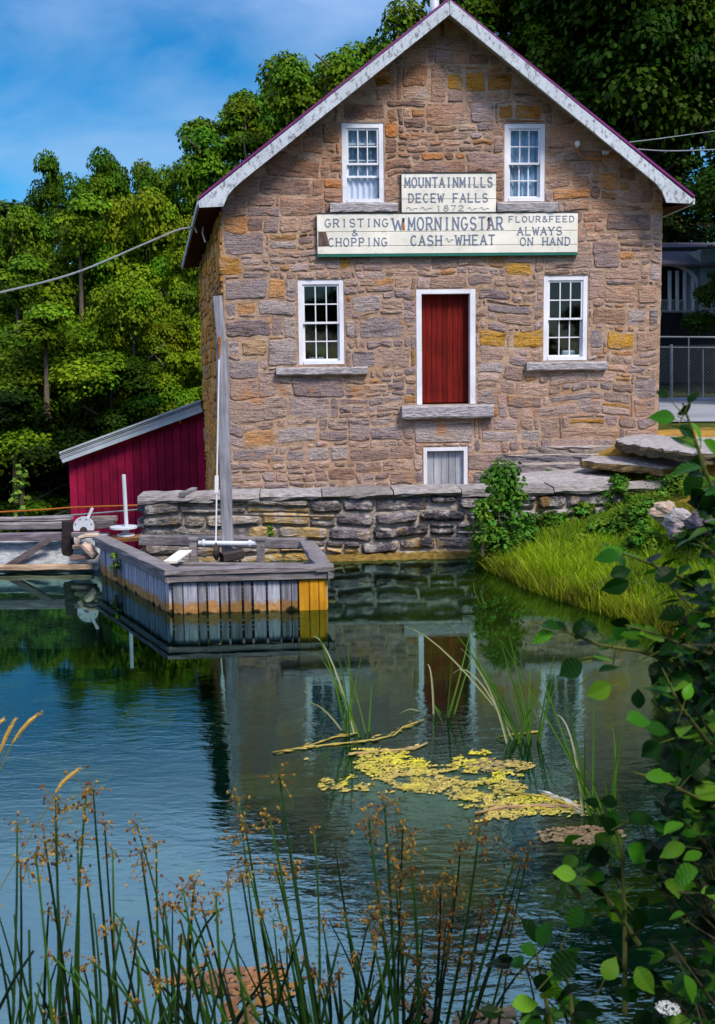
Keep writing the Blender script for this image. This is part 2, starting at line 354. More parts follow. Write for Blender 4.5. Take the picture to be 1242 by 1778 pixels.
def ground_col(x, y, z):
    d = shore_dist(x, y); n = fbm(x, y, .9); u, nn_ = UN(V((x, y, 0)))
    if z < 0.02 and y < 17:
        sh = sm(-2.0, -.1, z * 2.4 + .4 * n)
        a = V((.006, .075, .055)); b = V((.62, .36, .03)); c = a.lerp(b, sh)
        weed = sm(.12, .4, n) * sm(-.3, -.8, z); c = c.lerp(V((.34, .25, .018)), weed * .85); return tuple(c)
    c = V((.055, .075, .012))
    dry = sm(2.2, 3.6, d + .8 * n) * sm(6, 4, d)
    if u > 1.5 and nn_ > -.5: c = c.lerp(V((.38, .21, .04)), dry)
    if nn_ < 3.9 and u < 2: c = V((.2, .17, .13))
    if y > 30: c = V((.035, .04, .012))
    if u < -4.4 and y > 14: c = V((.012, .014, .008))
    return tuple(c)
gv = []; gf = []; gc = []; nx = len(xs)
for y in ys:
    for x in xs: gv.append((x, y, height(x, y)))
for j in range(len(ys) - 1):
    for i in range(nx - 1):
        k = j * nx + i; gf.append((k, k + 1, k + nx + 1, k + nx))
        zc = (gv[k][2] + gv[k + nx + 1][2]) / 2; gc.append(ground_col((xs[i] + xs[i + 1]) / 2, (ys[j] + ys[j + 1]) / 2, zc))
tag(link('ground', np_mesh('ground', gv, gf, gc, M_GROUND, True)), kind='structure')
wb = MB(); wb.quad(V((-45, -2, 0)), V((9, -2, 0)), V((9, 15.9, 0)), V((-45, 15.9, 0))); tag(wb.build('pond_water', M_WATER), kind='structure')
rb = MB(); rx = np.linspace(4.6, 30, 40); ry = [21.5, 23, 25, 27, 29, 31, 33, 34.6]
for i in range(len(rx) - 1):
    for j in range(len(ry) - 1):
        q = [V((a, b, height(a, b) + .03)) for a, b in ((rx[i], ry[j]), (rx[i + 1], ry[j]), (rx[i + 1], ry[j + 1]), (rx[i], ry[j + 1]))]; rb.quad(*q)
tag(rb.build('road', M_ROAD, smooth=True), kind='structure')

# ------------------------------------------------------------------ stone laying
def lay(u0, u1, v0, v1, rng, ph=(.34, .62), limit=None):
    res = []; v = v0
    while v < v1 - .03:
        h = rng.uniform(*ph)
        if v1 - v - h < .2: h = v1 - v
        u = u0
        while u < u1 - .03:
            pw = rng.uniform(.8, 2.2)
            if u1 - u - pw < .5: pw = u1 - u
            k = rng.choice([1, 2, 2, 3, 3, 4]) if h > .44 else rng.choice([1, 1, 2, 2, 3])
            ws = [rng.uniform(.6, 1.4) for _ in range(k)]; tot = sum(ws); vv = v
            for wgt in ws:
                hh = h * wgt / tot; uu = u
                while uu < u + pw - .02:
                    sw = min(1.15, max(.16, hh * rng.uniform(1.1, 3.6)))
                    if u + pw - uu - sw < .14: sw = u + pw - uu
                    a, b = uu, uu + sw
                    if limit:
                        lo, hi = limit(vv + hh); a = max(a, lo); b = min(b, hi)
                    if b - a > .07: res.append((a, b, vv, vv + hh))
                    uu += sw
                vv += hh
            u += pw
        v += h
    return res
def cut(rects, holes):
    for (a, b, c, d) in holes:
        nxt = []
        for (p, q, r, s) in rects:
            if p >= b or q <= a or r >= d or s <= c: nxt.append((p, q, r, s)); continue
            for t in ((p, a, r, s), (b, q, r, s), (max(p, a), min(q, b), r, c), (max(p, a), min(q, b), d, s)):
                if t[1] - t[0] > .06 and t[3] - t[2] > .05: nxt.append(t)
        rects = nxt
    return rects
def stone_mesh(mb, rects, toworld, colf, rng, holes=(), u_lim=None, gap=.007, lift=(.003, .02), amp=1.0, bev=.016, mi=1):
    def fac(u, v):
        f = 1.0
        for (a, b, c, d) in holes:
            dx = max(a - u, 0, u - b); dy = max(c - v, 0, v - d); f = min(f, sm(0, .18, math.hypot(dx, dy)))
        if u_lim: f *= sm(0, .25, u - u_lim[0]) * sm(0, .25, u_lim[1] - u)
        return f
    def warp(u, v, s):
        f = fac(u, v) * amp
        return (u + f * (.05 * noise.noise(V((u * 1.1, v * 1.1, s))) + .018 * noise.noise(V((u * 6, v * 6, s + 9)))),
                v + f * (.075 * noise.noise(V((u * .9, v * .9, s + 4))) + .022 * noise.noise(V((u * 5, v * 5, s + 7)))))
    for (a, b, c, d) in rects:
        g = gap * rng.uniform(.4, 2.2); a += g; b -= g; c += g; d -= g
        if b - a < .04 or d - c < .03: continue
        nu = max(2, int((b - a) / .09)); nv = max(2, int((d - c) / .07)); r = min(.035, (d - c) * .3, (b - a) * .3) * rng.uniform(.3, 1.2)
        def ring(e):
            A, Bq, C, D = a + e, b - e, c + e, d - e; p = []
            cc = [(A, C), (Bq, C), (Bq, D), (A, D)]
            for k in range(4):
                p0 = cc[k]; p1 = cc[(k + 1) % 4]; m = nu if k % 2 == 0 else nv
                L_ = math.hypot(p1[0] - p0[0], p1[1] - p0[1]); rr = min(r, L_ * .35) / max(L_, 1e-4)
                for i in range(m + 1):
                    t = rr + (1 - 2 * rr) * i / m; p.append((p0[0] + (p1[0] - p0[0]) * t, p0[1] + (p1[1] - p0[1]) * t))
            return p
        h = rng.uniform(*lift); be = min(bev, (d - c) * .28, (b - a) * .28); col = colf((a + b) / 2, (c + d) / 2, b - a, d - c, rng)
        tl = rng.uniform(-.012, .012); tv = rng.uniform(-.012, .012)
        o = []; inn = []
        for (u, v) in ring(0): q = warp(u, v, 1.0); o.append(toworld(q[0], q[1], -.006))
        mid = ((a + b) / 2, (c + d) / 2)
        for (u, v) in ring(be):
            q = warp(u, v, 1.0); j = rng.uniform(-.006, .006)
            inn.append(toworld(q[0] + rng.uniform(-.004, .004), q[1] + rng.uniform(-.004, .004), h + j + tl * (u - mid[0]) / (b - a) + tv * (v - mid[1]) / (d - c)))
        n = len(o); q = warp(*mid, 1.0); cen = toworld(q[0], q[1], h + rng.uniform(.0, .014))
        fs = [(i, (i + 1) % n, n + (i + 1) % n, n + i) for i in range(n)] + [(n + i, n + (i + 1) % n, 2 * n) for i in range(n)]
        mb.add(o + inn + [cen], fs, col, mi)

# ------------------------------------------------------------------ the mill
PK = (0.085, 8.97); TAN = (8.97 - 5.70) / 4.33; OV = .45
ULEFT, URIGHT = -3.89, 4.03
def roof_z(u): return PK[1] - TAN * abs(u - PK[0])
def win(x0, y0, x1, y1):
    a = PF(x0, y0); b = PF(x1, y0); c = PF(x0, y1); d = PF(x1, y1)
    return ((a[0] + c[0]) / 2, (b[0] + d[0]) / 2, (c[1] + d[1]) / 2, (a[1] + b[1]) / 2)
W_UL = win(594, 213, 667, 352); W_UR = win(876, 214, 947, 350); W_LL = win(518, 485, 598, 633); W_LR = win(944, 478, 1021, 626)
DOOR = win(723, 502, 826, 702); HATCH = win(735, 776, 812, 850)
S_D = win(697, 703, 855, 727); S_LL = win(480, 637, 638, 652); S_LR = win(913, 628, 1052, 644); S_UL = win(573, 353, 690, 371); S_UR = win(862, 352, 966, 371)
SG1 = win(697, 302, 860, 372); SG2 = win(551, 371, 1001, 441)
HOLES = [W_UL, W_UR, W_LL, W_LR, DOOR, HATCH]
mill = thing('stone_mill', 'tall gabled stone mill with red-brown door and white sash windows, standing behind the pond', 'mill', B(0, -4, .5))
def mbuild(mb, name, mat, parent=None, **k): return mb.build(name, mat, mill, parent, **k)
rng = random.Random(4)
fw_ = MB()
base_rects = cut([(ULEFT, URIGHT, .0, 5.6)], HOLES)
for (a, b, c, d) in base_rects: fw_.quad(B(a, 0, c), B(b, 0, c), B(b, 0, d), B(a, 0, d))
gr = cut([(ULEFT, URIGHT, 5.6, 7.2)], HOLES)
for (a, b, c, d) in gr:
    k = 10
    for i in range(k):
        z0 = c + (d - c) * i / k; z1 = c + (d - c) * (i + 1) / k
        l0 = (z0 - PK[1]) / TAN; l1 = (z1 - PK[1]) / TAN
        fw_.quad(B(max(a, PK[0] + l0), 0, z0), B(min(b, PK[0] - l0), 0, z0), B(min(b, PK[0] - l1), 0, z1), B(max(a, PK[0] + l1), 0, z1))
l0 = (7.2 - PK[1]) / TAN; fw_.add([B(PK[0] + l0, 0, 7.2), B(PK[0] - l0, 0, 7.2), B(PK[0], 0, PK[1] - .02)], [(0, 1, 2)])
for (a, b, c, d) in HOLES:                                            # reveals
    for p, q in (((a, c), (a, d)), ((b, c), (b, d)), ((a, c), (b, c)), ((a, d), (b, d))):
        fw_.quad(B(p[0], 0, p[1]), B(q[0], 0, q[1]), B(q[0], -.42, q[1]), B(p[0], -.42, p[1]))
feat = []
def F(x0, y0, x1, y1, col): feat.append((win(x0, y0, x1, y1), col))
OCH = (.52, .27, .02); OCD = (.40, .19, .02); GRY = (.25, .22, .24); LGR = (.38, .34, .34); DGR = (.15, .13, .155); TAN_ = (.46, .30, .16); ORG = (.55, .27, .09); BRN = (.30, .18, .11); PNK = (.42, .27, .19)
for a in [(776, 128, 806, 155, OCH), (810, 122, 844, 156, OCH), (848, 128, 888, 156, OCD), (866, 180, 890, 206, OCD), (893, 180, 940, 206, OCD),
          (833, 576, 878, 604, OCH), (889, 571, 943, 601, OCH), (1054, 576, 1100, 607, OCH), (876, 453, 922, 476, OCH), (646, 118, 676, 134, ORG), (654, 130, 690, 152, OCD),
          (392, 484, 463, 522, GRY), (465, 484, 494, 521, ORG), (496, 484, 515, 518, LGR), (392, 527, 410, 550, GRY), (412, 526, 446, 549, ORG), (449, 524, 514, 550, LGR),
          (392, 557, 470, 585, DGR), (492, 553, 515, 589, LGR), (396, 590, 414, 616, LGR), (417, 588, 462, 616, TAN_), (465, 590, 516, 634, LGR), (398, 622, 448, 655, GRY),
          (612, 515, 662, 545, LGR), (625, 552, 700, 588, GRY), (600, 556, 618, 586, LGR), (612, 606, 650, 634, GRY), (424, 744, 480, 772, ORG), (484, 742, 552, 768, LGR),
          (404, 776, 466, 800, GRY), (500, 780, 530, 800, GRY), (534, 778, 572, 800, LGR), (575, 776, 605, 800, LGR), (568, 812, 618, 834, (.26, .14, .10)), (640, 742, 700, 768, GRY),
          (720, 730, 820, 770, LGR), (1046, 497, 1105, 528, PNK), (1108, 497, 1143, 527, PNK), (1028, 536, 1086, 566, BRN), (1088, 536, 1122, 566, LGR), (1127, 534, 1144, 565, GRY),
          (1024, 574, 1046, 606, GRY), (1104, 574, 1142, 608, PNK), (1055, 371, 1130, 402, DGR), (1132, 372, 1148, 410, LGR), (1126, 460, 1147, 488, LGR), (830, 503, 884, 522, DGR),
          (846, 528, 922, 544, GRY), (828, 632, 876, 650, LGR), (828, 678, 868, 702, GRY), (1102, 655, 1140, 688, GRY), (1068, 654, 1096, 662, OCH), (834, 748, 898, 768, LGR), (902, 746, 936, 768, LGR), (975, 742, 1072, 758, PNK),
          (596, 178, 668, 210, DGR), (876, 206, 946, 213, BRN), (672, 172, 740, 184, DGR), (700, 150, 745, 172, LGR), (560, 215, 590, 248, BRN), (430, 360, 485, 376, GRY), (388, 400, 460, 440, GRY), (470, 416, 520, 430, LGR),
          (590, 436, 612, 470, OCD), (380, 444, 420, 478, OCD), (1046, 700, 1094, 708, OCD), (986, 728, 1050, 738, OCD), (958, 686, 1050, 698, GRY), (1040, 300, 1070, 330, ORG), (700, 200, 740, 222, GRY), (668, 212, 690, 240, ORG)]: F(*a)
def facade_col(u, v, w_, h_, r):
    up = sm(4.4, 6.2, v); edge = sm(1.2, 3.4, abs(u - .1)); o = r.random()
    pal = [(.31, .245, .26), (.35, .26, .24), (.37, .255, .21), (.44, .305, .245), (.45, .335, .285), (.25, .20, .22), (.40, .32, .32), (.41, .28, .22), (.30, .21, .18)]
    c = V(r.choice(pal))
    if o < .035 + .14 * up * edge + .03 * up: c = V(r.choice([(.46, .21, .065), (.42, .23, .08), (.38, .18, .06)]))
    elif o < .4 * up: c = V(r.choice([(.27, .17, .11), (.20, .15, .15), (.24, .20, .215), (.30, .24, .25)]))
    return tuple(c.lerp(V((.385, .265, .20)), .26) * r.uniform(.76, 1.16))
holes2 = HOLES + [S_D, S_LL, S_LR, S_UL, S_UR]
def gl(vtop):
    if vtop < 5.55: return (ULEFT, URIGHT)
    k = (PK[1] - .03 - vtop) / TAN; return (max(ULEFT, PK[0] - k), min(URIGHT, PK[0] + k))
rects = cut(lay(ULEFT, URIGHT, .02, 8.9, rng, (.36, .64), gl), holes2 + [f[0] for f in feat])
tw = lambda u, v, h: B(u, h, v)
stone_mesh(fw_, rects, tw, facade_col, rng, HOLES, (ULEFT, URIGHT), amp=1.5)
for r_, c_ in feat:
    c_ = tuple(V(c_).lerp(V((.36, .25, .20)), .15 if c_ in (OCH, OCD) else .24))
    stone_mesh(fw_, [r_], tw, lambda *a, c=c_: c, rng, HOLES, (ULEFT, URIGHT))
mbuild(fw_, 'front_wall', [M_MORTAR, M_STONE])
# side, back, right walls
FL = B(ULEFT, 0, 0); BL = PY(346, 440, 29.2); BL.z = 0; sd = (BL - FL); SL = sd.length; sdn = sd.normalized(); so_ = V((-sdn.y, sdn.x, 0)); so_ = so_ if so_.x < 0 else -so_
BRt = B(URIGHT, -9.6, 0); FR = B(URIGHT, 0, 0)
M_SIDE = mat_attr('orange weathered wall', .95, 13, .45, 1.35, .9, .04, .05, (1, 1, .8)); sw = MB(); Z = lambda p, z: V((p.x, p.y, z))
sw.quad(Z(FL, -1.5), Z(BL, -3), Z(BL, 5.62), Z(FL, 5.62), (.60, .29, .08))
rs = lay(0, SL, -1.0, 5.6, rng, (.3, .5))
stone_mesh(sw, rs, lambda u, v, h: FL + sdn * u + so_ * h + V((0, 0, v)), lambda u, v, a, b, r: tuple(V(r.choice([(.66, .29, .065), (.60, .26, .06), (.55, .27, .09), (.66, .34, .11), (.46, .26, .13)])) * r.uniform(.8, 1.15)), rng, (), (0, SL), lift=(.01, .05))
tag(mbuild(sw, 'side_wall', [M_SIDE, M_SIDE]), 'orange brown stone side wall')
bw = MB(); BMm = (BL + BRt) / 2
bw.add([Z(BL, -3), Z(BRt, 0), Z(BRt, 5.62), Z(BMm, 8.9), Z(BL, 5.62)], [(0, 1, 2, 3, 4)]); bw.quad(Z(FR, 0), Z(BRt, 0), Z(BRt, 5.62), Z(FR, 5.62))
stone_mesh(bw, lay(0, 9.6, .5, 5.6, rng, (.3, .5)), lambda u, v, h: FR - BN * u + BU * h + V((0, 0, v)), facade_col, rng, (), (0, 9.6))
mbuild(bw, 'rear_wall', [M_MORTAR, M_STONE])
fl = MB()
for z in (2.0, 5.0): fl.add([FL + V((.03, -.0, z)) - BN * .44, BL + V((.1, -.05, z)), BRt + V((-.05, -.05, z)), FR + V((-.03, 0, z)) - BN * .44], [(0, 1, 2, 3)])
fl.quad(B(ULEFT + .1, -3.2, 2.0), B(URIGHT - .1, -3.2, 2.0), B(URIGHT - .1, -3.2, 4.95), B(ULEFT + .1, -3.2, 4.95))  # near-black partition; the dark of the room is put into its colour
mbuild(fl, 'floor', M_INT)
# roof
EL_F = B(-4.25, OV, 5.70); EL_B = PY(317, 466, 29.5); EL_B.z = 5.70; ER_F = B(4.43, OV, 5.70); ER_B = B(4.43, -10.0, 5.70)
RG_F = B(PK[0], OV, PK[1]); RG_B = V(((EL_B + ER_B) / 2)); RG_B.z = PK[1]
rf = MB(); th = V((0, 0, .045)); e = BN * .035
for a, b, c, d in ((EL_F + e, RG_F + e, RG_B, EL_B), (RG_F + e, ER_F + e, ER_B, RG_B)):
    out_ = (a - b) if a.z < b.z else (b - a); k = .03
    rf.hexa([a, b, c, d, a + th, b + th, c + th, d + th])
roof = mbuild(rf, 'roof', M_ROOF)
sf = MB(); dn = V((0, 0, -.03)); dn2 = V((0, 0, -.07))
for a, b, c, d in ((EL_F, RG_F, RG_B, EL_B), (RG_F, ER_F, ER_B, RG_B)):
    sf.hexa([a + dn2, b + dn2, c + dn2, d + dn2, a + dn, b + dn, c + dn, d + dn])
mbuild(sf, 'soffit', M_SOFFIT); sf = MB()
M_EAVE = mat_paint('dark brown eave boards', (.075, .035, .02), (.02, .012, .01), .5, 1.0, 14, .15, 0)  # plain dark brown colour for the boards under the eaves
sf.add([EL_F + V((0, 0, -.1)), EL_B + V((0, 0, -.1)), Z(BL, 5.6), Z(FL, 5.6) + BN * .0], [(0, 1, 2, 3)]); mbuild(sf, 'eave_soffit', M_EAVE); sf = MB()
sf.add([ER_F + V((0, 0, -.1)), ER_B + V((0, 0, -.1)), Z(BRt, 5.6), Z(FR, 5.6)], [(0, 1, 2, 3)])
mbuild(sf, 'eave_soffit', M_EAVE)
ef = MB()
for a, b in ((EL_F, EL_B), (ER_F, ER_B)): ef.beam(a + V((0, 0, -.06)), b + V((0, 0, -.06)), .04, .10)
mbuild(ef, 'eave_fascia', M_BARGE)
NB = OV + .004
def bargeboard(pxs):
    mb = MB(); poly = [PB(x, y, NB) for x, y in pxs]; mb.prism(poly, BN * .045); mbuild(mb, 'bargeboard', M_BARGE)
bargeboard([(780, 2), (345, 350), (347, 361), (388, 359), (391, 352), (396, 340), (405, 329), (418, 317), (780, 27)])
bargeboard([(781, 2), (1203, 347), (1197, 354), (1156, 352), (1153, 343), (1148, 332), (1139, 320), (1126, 309), (781, 27)])
cp = MB(); c0 = B(PK[0] + .04, -1.6, 8.75); cp.tube([c0, c0 + V((0, 0, 1.25))], .085, 14, mi=0); cp.tube([c0 + V((0, 0, .12)), c0 + V((0, 0, .32)), c0 + V((0, 0, .36))], [.17, .12, .088], 14); cp.tube([c0 + V((0, 0, 1.2)), c0 + V((0, 0, 1.3)), c0 + V((0, 0, 1.37))], [.15, .15, .04], 14)
mbuild(cp, 'chimney', M_GALV, roof, smooth=True)
# windows
def window(r, sill, raised=False, curtain=False):
    a, b, c, d = r; cw = .085; fr = MB(); n0, n1 = -.14, -.012
    fr.bbox(a + .004, a + cw, n0, n1, c + .004, d - .004); fr.bbox(b - cw, b - .004, n0, n1, c + .004, d - .004)
    fr.bbox(a + cw, b - cw, n0, n1 - .003, d - cw, d - .004); fr.bbox(a + cw, b - cw, n0, n1 + .02, c + .004, c + cw * .8)
    wo = mbuild(fr, 'window', M_FRAME)
    ia, ib, ic, id_ = a + cw, b - cw, c + cw * .8, d - cw; mid = (ic + id_) / 2
    def sash(z0, z1, n, rows):
        s = MB(); k = .035; t = .02
        s.bbox(ia, ia + k, n - .04, n, z0, z1); s.bbox(ib - k, ib, n - .04, n, z0, z1); s.bbox(ia + k, ib - k, n - .04, n - .002, z1 - k, z1); s.bbox(ia + k, ib - k, n - .04, n - .002, z0, z0 + k)
        for i in (1, 2): u = ia + k + (ib - ia - 2 * k) * i / 3; s.bbox(u - t / 2, u + t / 2, n - .03, n - .006, z0 + k, z1 - k)
        for i in range(1, rows): z = z0 + k + (z1 - z0 - 2 * k) * i / rows; s.bbox(ia + k, ib - k, n - .032, n - .004, z - t / 2, z + t / 2)
        mbuild(s, 'sash', M_FRAME, wo)
        g = MB(); g.bbox(ia + k, ib - k, n - .022, n - .016, z0 + k, z1 - k); mbuild(g, 'pane', M_GLASS, wo)
    sash(mid - .02, id_, -.035, 2)
    if raised: sash(ic + (mid - ic) * .62, mid + (id_ - mid) * .6, -.085, 2)
    else: sash(ic, mid + .02, -.085, 2)
    s = MB(); rg = random.Random(int(a * 1000)); u0, u1, z0, z1 = sill; k = 9
    rings = []
    for i in range(k + 1):
        u = u0 + (u1 - u0) * i / k; j = lambda q=.012: rg.uniform(-q, q)
        rings.append([B(u, -.1, z0 + j()), B(u, .10 + j(), z0 + .015 + j()), B(u, .12 + j(), z0 + .03 + j()), B(u, .12 + j(), z1 - .03 + j()), B(u, .09 + j(), z1 - .004 + j(.004)), B(u, -.1, z1)])
    s.loft(rings, (.36, .33, .34)); mbuild(s, 'sill', M_ROCK, wo)
    if curtain:
        cu = MB(); uu = np.linspace(ia, ib, 40)
        for i in range(39):
            f = lambda u: -.16 + .018 * math.sin(u * 60)
            cu.quad(B(uu[i], f(uu[i]), ic), B(uu[i + 1], f(uu[i + 1]), ic), B(uu[i + 1], f(uu[i + 1]), id_), B(uu[i], f(uu[i]), id_))
        mbuild(cu, 'curtain', M_CURTAIN, wo)
    return wo
window(W_UL, S_UL, True, True); window(W_UR, S_UR, False, True); window(W_LL, S_LL); window(W_LR, S_LR)
# door
a, b, c, d = DOOR; fr = MB(); cw = .1
fr.bbox(a + .004, a + cw, -.3, .012, c, d - .004); fr.bbox(b - cw, b - .004, -.3, .012, c, d - .004); fr.bbox(a + cw, b - cw, -.3, .009, d - cw * .8, d - .004)
dl = MB(); k = 9
for i in range(k):
    u0 = a + cw + (b - a - 2 * cw) * i / k; u1 = a + cw + (b - a - 2 * cw) * (i + 1) / k; q = rng.uniform(.8, 1.2)
    dl.beam(B((u0 + u1) / 2, -.2, c + .03), B((u0 + u1) / 2, -.2, d - .08), u1 - u0 - .002, .05, up=BN, col=(q, q, q), ch=.14)
do = mbuild(dl, 'door', M_DOOR); mbuild(fr, 'door_frame', M_FRAME, do)
ds = MB(); u0, u1, z0, z1 = S_D; rings = []
for i in range(11):
    u = u0 + (u1 - u0) * i / 10; j = lambda q=.01: rng.uniform(-q, q)
    rings.append([B(u, -.3, z0), B(u, .15 + j(), z0 + .02 + j()), B(u, .17 + j(), z0 + .05), B(u, .17 + j(), z1 - .03 + j()), B(u, .14 + j(), z1 - .002), B(u, -.3, z1)])
ds.loft(rings, (.36, .335, .35)); mbuild(ds, 'doorstep', M_ROCK, do)
a, b, c, d = HATCH; fr = MB(); cw = .07
fr.bbox(a + .004, a + cw, -.2, .022, c, d - .004); fr.bbox(b - cw, b - .004, -.2, .022, c, d - .004); fr.bbox(a + cw, b - cw, -.2, .019, d - cw, d - .004)
hp = MB(); k = 5
for i in range(k):
    u0 = a + cw + (b - a - 2 * cw) * i / k; u1 = a + cw + (b - a - 2 * cw) * (i + 1) / k; q = rng.uniform(.85, 1.15)
    hp.beam(B((u0 + u1) / 2, -.1, c), B((u0 + u1) / 2, -.1, d - .07), u1 - u0 - .006, .04, up=BN, col=(q, q, q))
ho = mbuild(hp, 'cellar_hatch', M_HATCH); mbuild(fr, 'hatch_frame', M_FRAME, ho)
# service bracket near the right eave
ib = MB(); q = PB(1003, 250, .1); ib.tube([q + V((0, 0, -.05)), q + V((0, 0, -.02)), q + V((0, 0, .03)), q + V((0, 0, .055))], [.03, .05, .05, .02], 12); ib.tube([PB(1003, 258, .1), PB(1003, 252, .1)], .015)
mbuild(ib, 'insulator', M_INS, smooth=True)
cb = MB(); cb.tube([PB(1003, 256, .1), PB(1004, 266, .12), PB(1012, 274, .12), PB(1030, 277, .1), PB(1048, 276, .1), PB(1058, 268, .1), PB(1060, 258, .1)], .014, 7); mbuild(cb, 'conduit', M_RUST)
pi = MB()
for i in range(4): pi.tube([PB(1048 + 3 * i, 262, .06), PB(1048 + 3 * i, 268, .06)], .02, 8)
mbuild(pi, 'insulator', M_INS)
# stack of pots behind the left ground-floor window, box behind the right one
def pot(x, y, h, plant):
    u, z = PF(x, y, -.3); root = thing('potted_plant', 'green potted plant standing inside the lower left mill window' if plant else 'pale jar standing inside the lower left mill window', 'plant' if plant else 'jar', B(u, -.3, W_LL[2] + .02))
    l = root.location; mb = MB(); mb.tube([l, l + V((0, 0, h))], [.05, .065], 12); mb.build('pot' if plant else 'body', M_INS, root)
    if plant:
        g = MB(); rr = random.Random(x)
        for i in range(26):
            b0 = l + V((0, 0, h)); t = b0 + V((rr.uniform(-.12, .12), rr.uniform(-.06, .06), rr.uniform(.05, .28))); s_ = (t - b0).cross(V((0, 1, 0))).normalized() * .02
            g.add([b0, b0.lerp(t, .6) + s_, t, b0.lerp(t, .6) - s_], [(0, 1, 2, 3)], (.03, .10, .02))
        g.build('leaves', M_ALDER, root)
    else:
        g = MB(); g.tube([l + V((0, 0, h)), l + V((0, 0, h + .02))], .055, 12); g.build('lid', M_SHEDROOF, root)
pot(557, 615, .12, True); pot(541, 616, .10, False)
bx = thing('cardboard_box', 'pale box standing inside the lower right mill window', 'box', B(W_LR[1] - .28, -.3, W_LR[2] + .02)); l = bx.location
mb = MB(); mb.hexa([l + V(p) for p in ((-.12, -.06, 0), (.12, -.06, 0), (.12, .06, 0), (-.12, .06, 0), (-.12, -.06, .13), (.12, -.06, .13), (.12, .06, .13), (-.12, .06, .13))]); mb.build('body', M_CURTAIN, bx)
mb = MB(); mb.hexa([l + V(p) for p in ((-.125, -.065, .131), (.125, -.065, .131), (.125, .065, .131), (-.125, .065, .131), (-.1, -.05, .17), (.1, -.05, .17), (.1, .05, .17), (-.1, .05, .17))]); mb.build('lid', M_INS, bx)

# ------------------------------------------------------------------ painted signs
def arc(cx, cy, rx_, ry_, a0, a1, n=9): return [(cx + rx_ * math.cos(rad(a0 + (a1 - a0) * i / n)), cy + ry_ * math.sin(rad(a0 + (a1 - a0) * i / n))) for i in range(n + 1)]
GL = {  # monoline letters in a 1 x 1 box; a trailing list holds serif feet (x, y)
 'A': ([[(.08, 0), (.5, 1), (.92, 0)], [(.24, .36), (.76, .36)]], [(.08, 0), (.92, 0)]),
 'C': ([arc(.52, .5, .42, .5, 48, 312, 14)], []), 'D': ([[(.14, 0), (.14, 1), (.45, 1)] + arc(.45, .5, .45, .5, 90, -90, 10) + [(.14, 0)]], [(.14, 0), (.14, 1)]),
 'E': ([[(.9, 1), (.14, 1), (.14, 0), (.9, 0)], [(.14, .5), (.7, .5)]], [(.14, 0), (.14, 1)]), 'F': ([[(.9, 1), (.14, 1), (.14, 0)], [(.14, .5), (.7, .5)]], [(.14, 0), (.14, 1)]),
 'G': ([arc(.5, .5, .42, .5, 48, 345, 14) + [(.92, .44), (.6, .44)]], []), 'H': ([[(.12, 0), (.12, 1)], [(.88, 0), (.88, 1)], [(.12, .5), (.88, .5)]], [(.12, 0), (.12, 1), (.88, 0), (.88, 1)]),
 'I': ([[(.5, 0), (.5, 1)]], [(.5, 0), (.5, 1)]), 'L': ([[(.16, 1), (.16, 0), (.9, 0)]], [(.16, 1)]), 'M': ([[(.08, 0), (.08, 1), (.5, .25), (.92, 1), (.92, 0)]], [(.08, 0), (.92, 0)]),
 'N': ([[(.12, 0), (.12, 1), (.88, 0), (.88, 1)]], [(.12, 0), (.88, 1)]), 'O': ([arc(.5, .5, .43, .5, 0, 360, 18)], []),
 'P': ([[(.16, 0), (.16, 1), (.55, 1)] + arc(.55, .74, .33, .26, 90, -90, 8) + [(.16, .48)]], [(.16, 0), (.16, 1)]),
 'R': ([[(.14, 0), (.14, 1), (.55, 1)] + arc(.55, .74, .33, .26, 90, -90, 8) + [(.14, .48)], [(.5, .48), (.9, 0)]], [(.14, 0), (.14, 1), (.9, 0)]),
 'S': ([arc(.5, .74, .36, .26, 30, 270, 9) + arc(.5, .25, .38, .25, 90, -150, 9)], []), 'T': ([[(.06, 1), (.94, 1)], [(.5, 1), (.5, 0)]], [(.5, 0)]),
 'U': ([[(.12, 1), (.12, .35)] + arc(.5, .35, .38, .35, 180, 360, 9) + [(.88, 1)]], [(.12, 1), (.88, 1)]), 'W': ([[(.03, 1), (.27, 0), (.5, .8), (.73, 0), (.97, 1)]], [(.03, 1), (.97, 1)]),
 'Y': ([[(.08, 1), (.5, .48), (.92, 1)], [(.5, .48), (.5, 0)]], [(.5, 0), (.08, 1), (.92, 1)]),
 '&': ([[(.95, 0), (.28, .78)] + arc(.45, .82, .19, .18, 190, -10, 7) + [(.2, .4)] + arc(.42, .22, .3, .22, 150, 330, 8) + [(.9, .45)]], []),
 '1': ([[(.3, .8), (.5, 1), (.5, 0)]], [(.5, 0)]), '8': ([arc(.5, .76, .3, .24, 0, 360, 12), arc(.5, .26, .38, .26, 0, 360, 12)], []), '7': ([[(.1, 1), (.88, 1), (.35, 0)]], []),
 '2': ([arc(.5, .7, .36, .3, 165, -20, 8) + [(.1, 0), (.9, 0)]], []), '.': ([[(.45, .0), (.45, .1)]], []),
 '~': ([[(0, .5)] + arc(.2, .5, .14, .25, 180, 0, 6) + arc(.5, .5, .16, .3, 180, 360, 6) + [(.72, .55), (1, .5)]], [])}
